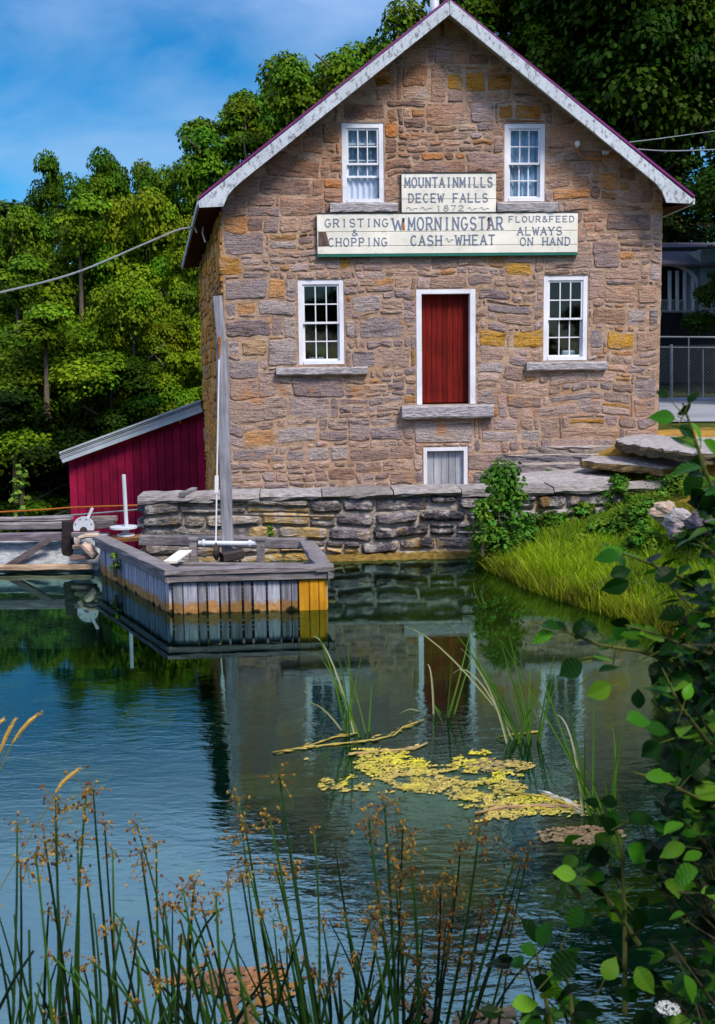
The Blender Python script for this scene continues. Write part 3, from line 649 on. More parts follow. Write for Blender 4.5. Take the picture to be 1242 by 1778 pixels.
def text(mb, s, px, n, stroke=.13, serif=True):
    x0, y0, x1, y1 = px; k = len(s); a = PF(x0, y1, n); b = PF(x1, y0, n); pitch = (b[0] - a[0]) / (k - .18); wd = pitch * .8; hh = b[1] - a[1]; t = hh * stroke / 2
    for i, chh in enumerate(s):
        if chh == ' ': continue
        st, sf_ = GL[chh]; ww = wd * (.5 if chh == 'I' else 1); ou = a[0] + i * pitch + (wd - ww) / 2
        T = lambda p: (ou + p[0] * ww, a[1] + p[1] * hh)
        for line in st:
            pts = [T(p) for p in line]
            for j in range(len(pts) - 1):
                (ax, ay), (bx_, by) = pts[j], pts[j + 1]; L_ = math.hypot(bx_ - ax, by - ay) or 1e-6; ex, ey = (bx_ - ax) / L_ * t * .5, (by - ay) / L_ * t * .5; px_, py_ = -ey * 2, ex * 2
                nz = n + .002 + .0003 * ((j + i) % 5)
                mb.prism([B(u, nz, z) for u, z in ((ax - ex + px_, ay - ey + py_), (ax - ex - px_, ay - ey - py_), (bx_ + ex - px_, by + ey - py_), (bx_ + ex + px_, by + ey + py_))], BN * .003)
        if serif:
            for p in sf_:
                u, z = T(p); hw = t * 2.1; z += t * .3 * (1 if p[1] < .5 else -1)
                mb.prism([B(u - hw, n + .0042, z - t * .5), B(u + hw, n + .0042, z - t * .5), B(u + hw, n + .0042, z + t * .5), B(u - hw, n + .0042, z + t * .5)], BN * .002)
def boards(mb, r, n0, n1, splits, rng, skip=None):
    u0, u1, z0, z1 = r; zz = [z0] + [z0 + (z1 - z0) * s for s in splits] + [z1]
    for i in range(len(zz) - 1):
        q = rng.uniform(.9, 1.04); ua = u0
        if skip is not None and i == skip[0]: ua = skip[1]
        mb.beam(B(ua, (n0 + n1) / 2, (zz[i] + zz[i + 1]) / 2), B(u1, (n0 + n1) / 2, (zz[i] + zz[i + 1]) / 2), n1 - n0, zz[i + 1] - zz[i] - .007, col=(q, q, q), ch=.12)
s1 = thing('wooden_sign', 'smaller cream sign reading MOUNTAINMILLS DECEW FALLS 1872, above the long sign', 'sign', B(.13, .08, SG1[2]))
mb = MB(); boards(mb, SG1, .045, .085, [.36, .70], rng); mb.build('board', M_SIGN, s1)
mb = MB(); mb.bbox(SG1[0] - .012, SG1[1] + .012, .04, .095, SG1[3] - .004, SG1[3] + .016); mb.build('top_trim', M_IRON, s1)
mb = MB(); text(mb, 'MOUNTAINMILLS', (703, 308, 856, 325), .085, .14); text(mb, 'DECEW FALLS', (709, 336, 848, 351), .085, .14); mb.build('lettering', M_LETTER, s1)
mb = MB(); text(mb, '1872', (757, 356.5, 806, 366), .085, .16); text(mb, '~~', (706, 358, 750, 366), .085, .13); text(mb, '~~', (812, 358, 850, 366), .085, .13); mb.build('lettering', M_FADED, s1)
s2 = thing('wooden_sign', 'long cream sign with green bottom edge reading W MORNINGSTAR CASH WHEAT, above the door', 'sign', B(.13, .08, SG2[2]))
brk = PF(569, 410, .08)[0]
mb = MB(); boards(mb, SG2, .05, .09, [.2, .55], rng, None); mb.build('board', M_SIGN, s2)
mb = MB(); mb.prism([PB(x, y, .0915) for x, y in ((553, 402), (566, 402), (569, 412), (572, 427), (553, 428))], BN * .003); mb.c = [(.13, .09, .07)] * len(mb.c); tag(mb.build('bare_patch', M_BARK, s2), 'dark brown patch where the paint has broken away')
mb = MB(); mb.bbox(SG2[0] - .01, SG2[1] + .01, .04, .105, SG2[2] - .045, SG2[2] - .004); mb.build('bottom_trim', M_GREEN, s2)
mb = MB(); mb.bbox(SG2[0] - .01, SG2[1] + .01, .04, .10, SG2[3] - .004, SG2[3] + .014); mb.build('top_trim', M_IRON, s2)
mb = MB(); text(mb, 'GRISTING', (564, 380, 675, 394), .09, .135); text(mb, '&', (611, 399, 622, 409), .09, .14); text(mb, 'CHOPPING', (570, 413, 673, 427.5), .09, .135)
text(mb, 'W', (681, 379, 702, 399), .09, .15); text(mb, 'MORNINGSTAR', (709, 377, 874, 399), .09, .125); text(mb, 'CASH', (713, 409, 768, 426), .09, .145); text(mb, 'WHEAT', (791, 408, 860, 425), .09, .145)
text(mb, 'FLOUR&FEED', (883, 375, 998, 385.5), .09, .135); text(mb, 'ALWAYS', (898, 394, 977, 408), .09, .135); text(mb, 'ON HAND', (903, 412, 991, 426), .09, .135); mb.build('lettering', M_LETTER, s2)
mb = MB(); text(mb, '~', (773, 411, 788, 422), .09, .14); mb.build('lettering', M_FADED, s2)
mb = MB()
for x, y, h in ((701, 383, 17), (849, 380, 18), (745, 333, 0)):
    if h: mb.prism([PB(x - 1.4, y, .0902), PB(x - 2.6, y + h, .0902), PB(x + 2.6, y + h, .0902), PB(x + 1.4, y, .0902)], BN * .0012)
mb.build('rust_stain', M_RUST, s2)
mb = MB()
for x, y in ((701, 382), (849, 379)): mb.tube([PB(x, y, .088), PB(x, y, .115)], .02, 8)
mb.build('bolt', M_IRON, s2)

# ------------------------------------------------------------------ retaining wall
NWL = 3.85; rwall = thing('retaining_wall', 'low dark dry stone retaining wall with pale cap stones along the pond edge', 'wall', B(-1.3, 3.6, 0))
mb = MB(); uL, uR = -4.93, 3.0
mb.bbox(uL + .03, uR, 3.35, NWL - .02, -.9, .93, (.33, .28, .23))
rects = []; z = -.35
for h in (.24, .20, .20, .21, .2, .21):
    u = uL
    while u < uR:
        wd = rng.uniform(.35, 1.1) if h > .2 else rng.uniform(.25, .8)
        if rng.random() < .3: k = rng.uniform(.4, .6); rects += [(u, min(u + wd, uR), z, z + h * k), (u, min(u + wd, uR), z + h * k, z + h)]
        else: rects.append((u, min(u + wd, uR), z, z + h))
        u += wd
    z += h
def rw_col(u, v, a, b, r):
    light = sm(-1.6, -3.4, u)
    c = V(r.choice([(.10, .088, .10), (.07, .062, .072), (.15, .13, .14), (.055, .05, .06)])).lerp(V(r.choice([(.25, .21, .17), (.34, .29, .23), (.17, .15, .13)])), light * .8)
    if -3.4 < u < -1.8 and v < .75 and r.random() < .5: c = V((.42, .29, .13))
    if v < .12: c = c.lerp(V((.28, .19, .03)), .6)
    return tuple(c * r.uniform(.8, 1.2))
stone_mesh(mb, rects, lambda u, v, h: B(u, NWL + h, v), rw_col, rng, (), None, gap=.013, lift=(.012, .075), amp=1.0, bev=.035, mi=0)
sl_ = [(.0 + .45 * i) for i in range(1)]
rects = [(3.35 + .0, 3.8, .0, .2), (3.35, 3.83, .22, .45), (3.35, 3.8, .46, .68), (3.35, 3.82, .69, .9)]
stone_mesh(mb, rects, lambda u, v, h: B(uL - h, u, v), rw_col, rng, (), None, gap=.012, lift=(.03, .1), amp=.5, bev=.03, mi=0)
mb.build('stone_courses', M_WALLST, rwall)
mb = MB(); u = uL - .06
while u < uR:
    wd = rng.uniform(.5, 1.5); e_ = min(u + wd, uR); c = V((.30, .27, .255)) * rng.uniform(.7, 1.12); z0 = .90 + rng.uniform(-.012, .012); z1 = 1.015 + rng.uniform(-.02, .012); k = max(3, int((e_ - u) / .15)); rings = []
    for i in range(k + 1):
        uu = u + .008 + (e_ - u - .016) * i / k; j = lambda q=.015: rng.uniform(-q, q)
        rings.append([B(uu, 3.3 + j(.03), z0), B(uu, 3.92 + j(.03), z0 + j()), B(uu, 3.95 + j(.03), z0 + .04 + j()), B(uu, 3.92 + j(.025), z1 - .012 + j(.008)), B(uu, 3.3 + j(.03), z1 + j(.006))])
    mb.loft(rings, tuple(c)); u = e_
mb.build('cap_stones', M_ROCK, rwall)
mb = MB(); rings = []
for i in range(40):
    uu = -2.4 + (.35 + 2.4) * i / 39; j = lambda q=.025: rng.uniform(-q, q)
    rings.append([B(uu, 3.8, -.5), B(uu, 4.08 + j(), -.5), B(uu, 4.1 + j(), -.005 + j()), B(uu, 4.01 + j(), .055 + j(.014)), B(uu, 3.8, .075 + j(.012))])
mb.loft(rings, (.19, .125, .03)); tag(mb.build('footing', M_ROCK, rwall), 'ochre stained footing at the waterline')
sp = MB(); q = B(*[PF(320, 858, 3.7)[0], 3.7, 1.07]); sp.beam(PB(316, 860, 3.95), PB(338, 850, 3.2), .09, .07, rng=rng)
tag(sp.build('timber_block', M_TIMBER), 'short pale timber block lying on top of the retaining wall', 'timber block')
wp = MB(); wp.tube([PB(395, 893, 4.02), PB(480, 896, 4.04), PB(600, 898, 4.04)], .014, 6, (1, 1, 1)); tag(wp.build('iron_pipe', M_IRON), 'thin dark iron pipe running along the retaining wall behind the post', 'pipe')

# ------------------------------------------------------------------ rock ledge and steps right of the mill
def slab(mb, uv, z0, z1, rg, col_top, col_face, rag=.06):
    pts = []
    n = len(uv)
    for i in range(n):
        p, q = V((*uv[i], 0)), V((*uv[(i + 1) % n], 0)); k = max(1, int((q - p).length / .16))
        for j in range(k): t = p.lerp(q, j / k); pts.append((t.x + rg.uniform(-rag, rag), t.y + rg.uniform(-rag, rag)))
    m = len(pts); cx = sum(p[0] for p in pts) / m; cy = sum(p[1] for p in pts) / m
    lv = [(z0, 1.0), (z0 + (z1 - z0) * .35, .995), (z0 + (z1 - z0) * .7, 1.0), (z1 - .012, .985), (z1, .96)]
    vs = []
    for (z, s_) in lv:
        for (a, b) in pts: vs.append(B(cx + (a - cx) * s_ + rg.uniform(-.02, .02), cy + (b - cy) * s_ + rg.uniform(-.02, .02), z + rg.uniform(-.012, .012)))
    fs = [(i * m + j, i * m + (j + 1) % m, (i + 1) * m + (j + 1) % m, (i + 1) * m + j) for i in range(4) for j in range(m)]
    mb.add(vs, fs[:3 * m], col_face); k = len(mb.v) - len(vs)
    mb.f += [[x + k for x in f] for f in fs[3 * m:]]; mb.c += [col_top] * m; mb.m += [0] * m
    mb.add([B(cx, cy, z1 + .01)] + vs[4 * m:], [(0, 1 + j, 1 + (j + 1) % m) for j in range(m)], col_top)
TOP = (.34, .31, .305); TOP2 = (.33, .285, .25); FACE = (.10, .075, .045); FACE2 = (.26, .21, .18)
rl = MB(); rg = random.Random(9)
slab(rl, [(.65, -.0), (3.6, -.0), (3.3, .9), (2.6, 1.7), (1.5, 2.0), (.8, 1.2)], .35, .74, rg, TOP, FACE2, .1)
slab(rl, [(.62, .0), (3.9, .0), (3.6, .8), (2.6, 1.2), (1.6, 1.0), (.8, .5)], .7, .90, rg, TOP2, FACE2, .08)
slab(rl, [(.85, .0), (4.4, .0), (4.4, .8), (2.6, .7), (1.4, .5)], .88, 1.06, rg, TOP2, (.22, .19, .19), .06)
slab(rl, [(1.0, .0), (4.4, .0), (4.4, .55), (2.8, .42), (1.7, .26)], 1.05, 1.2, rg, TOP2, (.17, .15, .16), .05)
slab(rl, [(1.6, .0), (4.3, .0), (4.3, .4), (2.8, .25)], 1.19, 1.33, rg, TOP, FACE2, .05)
tag(rl.build('rock_ledge', M_ROCK), 'layered pale rock ledge at the foot of the mill, right of the cellar hatch', 'rock ledge')
def uvp(pxs, z): return [UN(PZ(x, y, z)) for x, y in pxs]
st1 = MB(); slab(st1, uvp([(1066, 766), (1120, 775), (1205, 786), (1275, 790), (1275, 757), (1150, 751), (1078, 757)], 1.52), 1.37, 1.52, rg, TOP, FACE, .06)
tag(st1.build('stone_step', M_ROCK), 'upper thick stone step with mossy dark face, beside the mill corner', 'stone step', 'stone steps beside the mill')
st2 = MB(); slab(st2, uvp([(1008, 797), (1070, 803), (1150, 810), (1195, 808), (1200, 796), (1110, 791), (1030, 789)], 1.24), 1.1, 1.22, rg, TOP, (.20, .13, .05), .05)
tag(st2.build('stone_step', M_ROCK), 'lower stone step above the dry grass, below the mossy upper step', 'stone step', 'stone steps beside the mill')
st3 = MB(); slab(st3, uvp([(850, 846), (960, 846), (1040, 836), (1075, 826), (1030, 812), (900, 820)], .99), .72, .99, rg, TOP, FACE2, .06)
tag(st3.build('stone_step', M_ROCK), 'long flat pale stone slab level with the retaining wall top, behind the leafy shrub', 'stone step', 'stone steps beside the mill')
def boulder(px, py, r, lab, col, seed):
    rg = random.Random(seed); p = PZ(px, py, .6); z = height(p.x, p.y); p = PZ(px, py, z); mb = MB(); nu, nv = 14, 9; rings = []
    for i in range(1, nv):
        th_ = math.pi * i / nv; ring = []
        for j in range(nu):
            a = 6.2832 * j / nu; d = V((math.sin(th_) * math.cos(a), math.sin(th_) * math.sin(a), math.cos(th_))); s_ = 1 + .45 * noise.noise(d * 1.3 + V((seed, 0, 0))) + .12 * noise.noise(d * 4 + V((0, seed, 0)))
            ring.append(p + V((d.x * r * 1.15 * s_, d.y * r * s_, d.z * r * .8 * s_ + r * .3)))
        rings.append(ring)
    mb.loft(rings, col); tag(mb.build('boulder', M_ROCK), lab, 'boulder', 'boulders on the bank')
boulder(1184, 924, .19, 'rounded grey mauve boulder on the bank, lowest of the boulders', (.30, .24, .24), 3)
boulder(1152, 893, .15, 'pale tan boulder on the bank, left of the grey one', (.42, .32, .24), 5)
boulder(1178, 902, .12, 'small pale ridged boulder behind the rounded grey mauve one', (.34, .31, .31), 8)
boulder(1222, 914, .17, 'dark jagged boulder at the right end of the group on the bank', (.12, .10, .12), 12)

# ------------------------------------------------------------------ timber crib in the pond
ZR = .52
Ac, Bc, Cc, Dc = PZ(162, 931, ZR), PZ(286, 991, ZR), PZ(580, 983, ZR), PZ(546, 938, ZR)
crib = thing('timber_crib', 'weathered plank crib standing in the pond below the retaining wall', 'timber crib', V(((Ac + Cc) / 2).to_tuple()[:2] + (0,)))
up = V((0, 0, 1))
def inset(p, q, k): d = (q - p).normalized(); nrm = V((-d.y, d.x, 0)); return nrm * k
cen = (Ac + Bc + Cc + Dc) / 4
def inw(p, q):
    d = (q - p).normalized(); nrm = V((-d.y, d.x, 0)); return nrm if (cen - p).dot(nrm) > 0 else -nrm
pm = MB(); ym = MB(); bd = MB()
for (p, q, yl) in ((Ac, Bc, 0), (Bc, Cc, .37), (Cc, Dc, 0)):
    L_ = (q - p).length; d = (q - p).normalized(); iw = inw(p, q); t = .06 if (p - Bc).length > .01 else .075
    end = L_ - .05 - yl
    while t < end - .05:
        wd = min(rng.uniform(.10, .19), end - t); o = p + d * (t + wd / 2) + iw * (.085 + rng.uniform(-.006, .006)); g = rng.choice([1, 1, 1.15, .8, .6, .95]); tz = -rng.choice([0, 0, 0, .0, .012])
        pm.beam(Z(o, -.7), Z(o, ZR - .14 + tz), .035, wd - rng.uniform(.008, .03), up=d, col=(g, g, g * 1.04)); t += wd
    if yl:
        t = end + .012
        for wd in (.12, .11, .10): o = p + d * (t + wd / 2) + iw * .075; ym.beam(Z(o, -.7), Z(o, ZR - .14), .035, wd - .006, up=d); t += wd
pm.build('planking', M_PLANK, crib)
M_YEL = mat_wood('ochre boards', [(.34, .13, .006), (.56, .25, .012), (.66, .33, .025)], (30, 30, 1.5), use_attr=False)
tag(ym.build('new_planks', M_YEL, crib), 'yellow ochre boards at the right end of the front')
for (p, q) in ((Ac, Bc), (Bc, Cc), (Cc, Dc)):
    d = (q - p).normalized(); iw = inw(p, q); mb = MB()
    mb.beam(p + iw * .1 + up * -.03, q + iw * .1 + up * -.03 - d * (.0 if q is not Cc else .0), .20, .06, rng=rng); 
    mb.build('rim_cap', M_TIMBER, crib)
    bd.beam(p + iw * .045 + up * -.105, q + iw * .045 + up * -.105, .05, .085, rng=rng)
bd.build('rim_board', M_TIMBER, crib)
rb_ = MB(); e1 = Ac.lerp(Dc, .22); rb_.beam(e1 + V((0, .05, -.05)), Dc + V((-.12, .05, -.05)), .14, .14, rng=rng); rb_.build('rear_beam', M_TIMBER, crib)
ib_ = MB()
for t in (.1, .2, .31, .42, .55):
    a_ = Bc.lerp(Ac, t).lerp(cen, .1) + up * -.2; b_ = Cc.lerp(Dc, t) + V((-.12, 0, -.2)); ib_.beam(a_, b_, .09, .09, rng=rng)
ib_.build('inner_beam', M_TIMBER, crib)
lp = MB(); lp.beam(PZ(296, 976, ZR - .05), PZ(322, 957, ZR - .05), .16, .03, rng=rng); tag(lp.build('loose_plank', M_SIGN, crib), 'pale bare plank across the left inside corner')
fl_ = MB(); pts = [Z(p.lerp(cen, .07), .05) for p in (Ac, Bc, Cc, Dc)]; fl_.add(pts, [(0, 1, 2, 3)], (.3, .26, .25)); fl_.build('sunken_deck', M_TIMBER, crib)

gate = thing('gate_hoist', 'tall grey timber post with iron rod and horizontal axle in the crib', 'gate hoist', PZ(395, 960, .2))
GY = PZ(395, 948, ZR - .02).y
mb = MB(); p0 = PY(396, 975, GY); p1 = PY(385, 592, GY); p2 = PY(378, 514, GY)
mb.beam(p0, p1, .145, .12, up=V((0, 1, 0)), rng=rng); mb.beam(p1 - V((0, .0, .02)), p2, .118, .11, up=V((0, 1, 0)), rng=rng); mb.build('post', M_POST, gate)
mb = MB(); mb.tube([PY(381, 592, GY - .09), PY(375, 942, GY - .09)], .011, 7); mb.build('lift_rod', M_INS, gate)
mb = MB(); mb.tube([PY(381.5, 585, GY - .11), PY(381, 622, GY - .1)], [.022, .012], 8); mb.tube([PY(381, 596, GY - .13), PY(381, 596, GY)], .02, 8); mb.build('hook', M_RUST, gate)
mb = MB(); mb.beam(PY(376.5, 826, GY - .09), PY(376.2, 856, GY - .09), .05, .03, up=V((0, 1, 0))); mb.build('turnbuckle', M_INS, gate)
mb = MB(); mb.tube([PY(345, 943, GY - .12), PY(446, 944, GY - .12)], .033, 12); mb.tube([PY(352, 943, GY - .12), PY(356, 943, GY - .12)], .05, 12); mb.tube([PY(432, 944, GY - .12), PY(437, 944, GY - .12)], .05, 12); mb.build('axle', M_GALV, gate, smooth=False)
for x in (336, 453):
    mb = MB(); mb.beam(PY(x, 975, GY - .1), PY(x, 936, GY - .1), .10, .12, up=V((0, 1, 0)), rng=rng); mb.beam(PY(x, 937, GY - .1), PY(x, 933, GY - .1), .13, .15, up=V((0, 1, 0))); mb.build('bearing_block', M_TIMBER, gate)
mb = MB(); c_ = PY(376, 958, GY - .16)
for k in range(14):
    a0 = 6.2832 * k / 14; mb.beam(c_ + V((0, math.cos(a0), math.sin(a0))) * .06, c_ + V((0, math.cos(a0), math.sin(a0))) * .115, .05, .022, up=V((1, 0, 0)))
mb.tube([c_ - V((.03, 0, 0)), c_ + V((.03, 0, 0))], .09, 16); mb.build('gear', M_IRON, gate)
mb = MB(); mb.beam(PY(385, 968, GY - .18), PY(420, 960, GY - .05), .16, .12, rng=rng); mb.build('cross_block', M_IRON, gate)

# ------------------------------------------------------------------ dam, flume timbers and valve gear at the left
dam = thing('dam_wall', 'low grey concrete dam wall with timber ledge at the left pond edge', 'dam', V((-6, 15.3, 0)))
q0 = PZ(150, 984, .06); dY = q0.y
mb = MB(); z1 = PY(60, 936, dY + .35).z; rings = []
for i in range(60):
    x = -22 + (q0.x + .15 + 22) * i / 59; j = lambda q=.03: rng.uniform(-q, q)
    rings.append([V((x, dY + .02, -1.2)), V((x, dY + .03 + j(), .0)), V((x, dY + .12 + j(), .10 + j())), V((x, dY + .33 + j(), z1 - .05 + j())), V((x, dY + .55, z1)), V((x, dY + .9, z1)), V((x, dY + .9, -3))])
mb.loft(rings, (.34, .36, .37)); mb.build('concrete_face', M_ROCK, dam)
mb = MB(); mb.beam(PY(-250, 990, dY - .03), PY(162, 983, dY - .03), .12, .07, rng=rng, col=(2.2, 1.7, 1.1)); mb.build('ledge_beam', M_TIMBER, dam)
fl = thing('timber_flume', 'grey timber flume beams with diagonal brace above the dam', 'flume', V((-5.5, dY + .3, .5)))
def pb(name, x0, y0, x1, y1, Y, w_, h_, mat=M_TIMBER, root=fl, col=(1, 1, 1)):
    mb = MB(); mb.beam(PY(x0, y0, Y), PY(x1, y1, Y), w_, h_, rng=rng, col=col); return mb.build(name, mat, root)
pb('top_rail', -300, 905, 125, 899.5, dY + .75, .16, .045, col=(1.3, 1.3, 1.3)); pb('beam', -300, 919, 112, 912, dY + .5, .12, .10, col=(1.1, 1.1, 1.1)); pb('beam', -300, 936, 108, 931, dY + .2, .16, .10, col=(.8, .75, .85))
pb('brace', 12, 985, 88, 936, dY + .05, .07, .09, col=(.6, .55, .55)); pb('end_post', 119, 975, 117, 905, dY + .25, .12, .14, col=(.15, .13, .13)); pb('beam', 160, 901, 203, 900, dY + .9, .14, .08, col=(1.3, 1.2, 1.1)); pb('beam', 168, 912, 200, 909, dY + .8, .2, .10, col=(.55, .5, .5))
pb('sill_beam', 124, 968, 165, 966, dY - .05, .14, .06, col=(.8, .6, .5)); pb('sill_beam', 128, 949, 160, 950, dY + .1, .14, .05, col=(1.3, 1.1, .8))
mb = MB(); mb.tube([PY(133, 944, dY - .1), PY(139, 934, dY - .1), PY(150, 930, dY - .12), PY(172, 930, dY - .14)], .035, 9, (2.6, 2.2, 1.7)); mb.tube([PY(146, 946, dY - .08), PY(156, 955, dY - .12), PY(166, 966, dY - .14)], [.06, .07, .06], 9, (2.6, 2.0, 1.5)); mb.build('knee_timber', M_TIMBER, fl)
wh = thing('winch_wheel', 'grey half-round metal winch plate on the flume end', 'winch', PY(145, 918, dY + .2)); c_ = PY(145.5, 915, dY + .1); R_ = .148
poly = [c_ + V((math.cos(a_) * R_, 0, math.sin(a_) * R_)) for a_ in np.linspace(-.35, math.pi + .35, 24)]
mb = MB(); mb.prism(poly, V((0, .03, 0))); mb.build('plate', M_GALV, wh)
mb = MB(); mb.tube([c_ + V((0, .05, -.045)), c_ + V((0, -.03, -.045))], .05, 12); mb.build('hub', M_IRON, wh)
mb = MB()
for a_ in (.35, 1.2, 1.95, 2.8): q = c_ + V((math.cos(a_) * .118, -.008, math.sin(a_) * .118)); mb.tube([q, q + V((0, .01, 0))], .009, 8)
mb.build('bolt', M_IRON, wh)
mb = MB(); mb.beam(PY(152, 902, dY + .15), PY(161, 882, dY + .15), .04, .03, up=V((0, 1, 0))); mb.build('lever', M_GALV, wh)
mb = MB(); mb.beam(PY(126, 928, dY + .1), PY(172, 927, dY + .1), .12, .07, rng=rng); mb.build('base', M_TIMBER, wh)
vY = PZ(218, 925, .56).y
va = thing('valve_stand', 'grey metal valve stand with tall pipe and flat round flange, beside the red shed', 'valve', PY(218, 928, vY))
def disc(x, y, r, h, name, mat=M_GALV): mb = MB(); p = PY(x, y, vY); mb.tube([p, p + up * h], r, 24); return mb.build(name, mat, va)
disc(215, 917, .19, .025, 'flange'); disc(219, 930, .12, .02, 'foot_plate'); disc(219, 929, .045, .1, 'neck')
mb = MB(); mb.tube([PY(220, 915, vY), PY(215, 824, vY)], .027, 10); mb.build('pipe', M_GALV, va)
mb = MB(); mb.beam(PY(192, 935, vY), PY(248, 933, vY), .3, .05, rng=rng, col=(1.3, .7, .25)); mb.build('base_plank', M_TIMBER, va)
def cable(name, pts, r, mat, label, cat='cable', group=None):
    mb = MB(); P_ = [V(p) for p in pts]; sm_ = []
    for i in range(len(P_) - 1):
        a0, a1, a2, a3 = P_[max(i - 1, 0)], P_[i], P_[i + 1], P_[min(i + 2, len(P_) - 1)]
        for k in range(8):
            t = k / 8; sm_.append(.5 * ((2 * a1) + (a2 - a0) * t + (2 * a0 - 5 * a1 + 4 * a2 - a3) * t * t + (3 * a1 - a0 - 3 * a2 + a3) * t ** 3))
    sm_.append(P_[-1]); mb.tube(sm_, r, 6); return tag(mb.build(name, mat), label, cat, group)
cable('cable', [PY(-100, 894, 17), PY(60, 886, 17), PY(130, 881, 17), PY(250, 877, 17)], .014, M_ORANGE, 'rusty orange cable stretched above the flume')
cable('cable', [PY(30, 899, 16.4), PY(130, 894, 16.3), PY(260, 883, 16.2)], .012, M_CABLE, 'thin grey cable stretched from the flume to the retaining wall')
cable('power_cable', [PY(-2600, 690, 9), PY(-700, 640, 13.5), PY(-160, 540, 16), PY(0, 508, 17.5), PY(130, 474, 19), PY(250, 424, 20.4), PY(310, 399, 21.2), PY(340, 395, 21.6)], .018, M_CABLE, 'thick grey power cable running from the left eave of the mill', 'power cable')
cable('power_cable', [PY(1060, 262, 19.4), PY(1100, 259, 19.8), PY(1170, 262, 21), PY(1280, 258, 24)], .011, M_CABLE, 'power cable leaving the right eave of the mill, lower of the two', 'power cable')
cable('power_cable', [PY(1092, 247, 20.2), PY(1150, 240, 22), PY(1280, 222, 26)], .010, M_CABLE, 'power cable leaving the right eave of the mill, upper of the two', 'power cable')
ea = MB(); ea.tube([PY(336, 396, 21.5), PY(352, 383, 21.3)], .02, 7); ea.tube([PY(354, 385, 21.4), PY(352, 405, 21.4), PY(357, 421, 21.4)], .018, 7); ea.tube([PY(338, 393, 21.5), PY(342, 404, 21.5)], .02, 7); mbuild(ea, 'cable_bracket', M_INS)

# ------------------------------------------------------------------ red shed
shed = thing('red_shed', 'crimson board shed with sloping grey roof beside the mill', 'shed', PY(235, 930, 29)); sY = 28.9
mb = MB(); k = 17; pa, pb_ = (119, 792), (350, 718)
for i in range(k):
    x0 = 119 + (354 - 119) * i / k; x1 = 119 + (354 - 119) * (i + 1) / k; xm = (x0 + x1) / 2; yt = 806 + (714 - 806) * (xm - 119) / (350 - 119) - 4
    a_ = PY(xm, 990, sY + rng.uniform(-.008, .008)); b_ = PY(xm - .0, yt, sY); g = rng.uniform(.72, 1.12)
    wd = (x1 - x0) / FPX * sY; mb.beam(V((b_.x, a_.y, a_.z)), b_, .035, wd - .012, up=V((1, 0, 0)), col=(g, g, g))
lx = PY(120, 800, sY).x + .03; rxx = PY(352, 800, sY).x; zl = PY(120, 808, sY).z; zr = PY(350, 716, sY).z; z0 = PY(120, 990, sY).z
mb.quad(V((lx, sY + .02, z0)), V((lx, sY + 3.2, z0)), V((lx, sY + 3.2, zl)), V((lx, sY + .02, zl)))
mb.quad(V((lx, sY + 3.2, z0)), V((rxx, sY + 3.2, z0)), V((rxx, sY + 3.2, zr)), V((lx, sY + 3.2, zl)))
mb.build('wall', M_SHED, shed)
r0_ = PY(103, 788, sY - .3); r1_ = PY(349, 697, sY - .3); bk = V((0, 3.9, 0)); t_ = up * .05
mb = MB(); mb.hexa([r0_, r1_, r1_ + bk, r0_ + bk, r0_ + t_, r1_ + t_, r1_ + bk + t_, r0_ + bk + t_]); rfo = mb.build('roof', M_SHEDROOF, shed)
mb = MB(); mb.beam(PY(107, 798, sY - .27), PY(350, 709, sY - .27), .04, .2); mb.build('fascia', M_SHEDROOF, shed, rfo)
mb = MB()
for i in range(3): a_ = PY(103 + 1, 790 + 3 * i, sY - .31); mb.beam(a_, PY(349, 699.5 + 3 * i, sY - .31), .012, .012)
mb.build('roof_edge', M_GALV, shed, rfo)

# ------------------------------------------------------------------ chain link fence and house at the right
fY = 35.5; fe = thing('chain_link_fence', 'chain link fence with metal rails and posts across the lane right of the mill', 'fence', PY(1170, 690, fY))
def zat(x, y): return PY(x, y, fY)
mb = MB()
for y, r_ in ((585, .03), (603, .022)): mb.tube([zat(1120, y), zat(1330, y + 1)], r_, 8)
mb.build('rail', M_CABLE, fe)
for x, r_, yt in ((1166, .05, 598), (1196, .022, 585), (1221, .018, 606), (1290, .05, 585)): mb = MB(); mb.tube([zat(x, 694), zat(x, yt)], r_, 10); mb.build('post', M_CABLE, fe)
mb = MB(); a_ = zat(1120, 600); b_ = zat(1300, 600); zb = zat(1200, 688).z; hgt = a_.z - zb
n_ = int((b_.x - a_.x) / .11)
for i in range(-int(hgt / .11), n_):
    x = a_.x + i * .11
    mb.tube([V((x, fY, zb)), V((x + hgt, fY, zb + hgt))], .0035, 3); mb.tube([V((x + hgt, fY + .008, zb)), V((x, fY + .008, zb + hgt))], .0035, 3)
mb.build('mesh', M_CABLE, fe)
hY = 47; ho_ = thing('porch_house', 'dark clapboard house with white arched porch behind the fence', 'house', PY(1230, 640, hY))
M_CLAP = mat_wood('pale clapboards', [(.22, .25, .25), (.30, .34, .34), (.36, .39, .39)], (1.2, 1.2, 24), use_attr=False)
M_DARKS = mat_paint('dark clapboards', (.03, .03, .035), (.05, .05, .05), .4)
g_ = PY(1200, 640, hY).z - .6
mb = MB(); a_ = PY(1120, 430, hY + 2); b_ = PY(1420, 430, hY + 2); mb.hexa([V((a_.x, hY + 2, g_)), V((b_.x, hY + 2, g_)), V((b_.x, hY + 9, g_)), V((a_.x, hY + 9, g_)), V((a_.x, hY + 2, a_.z)), V((b_.x, hY + 2, a_.z)), V((b_.x, hY + 9, a_.z)), V((a_.x, hY + 9, a_.z))]); mb.build('wall', M_DARKS, ho_)
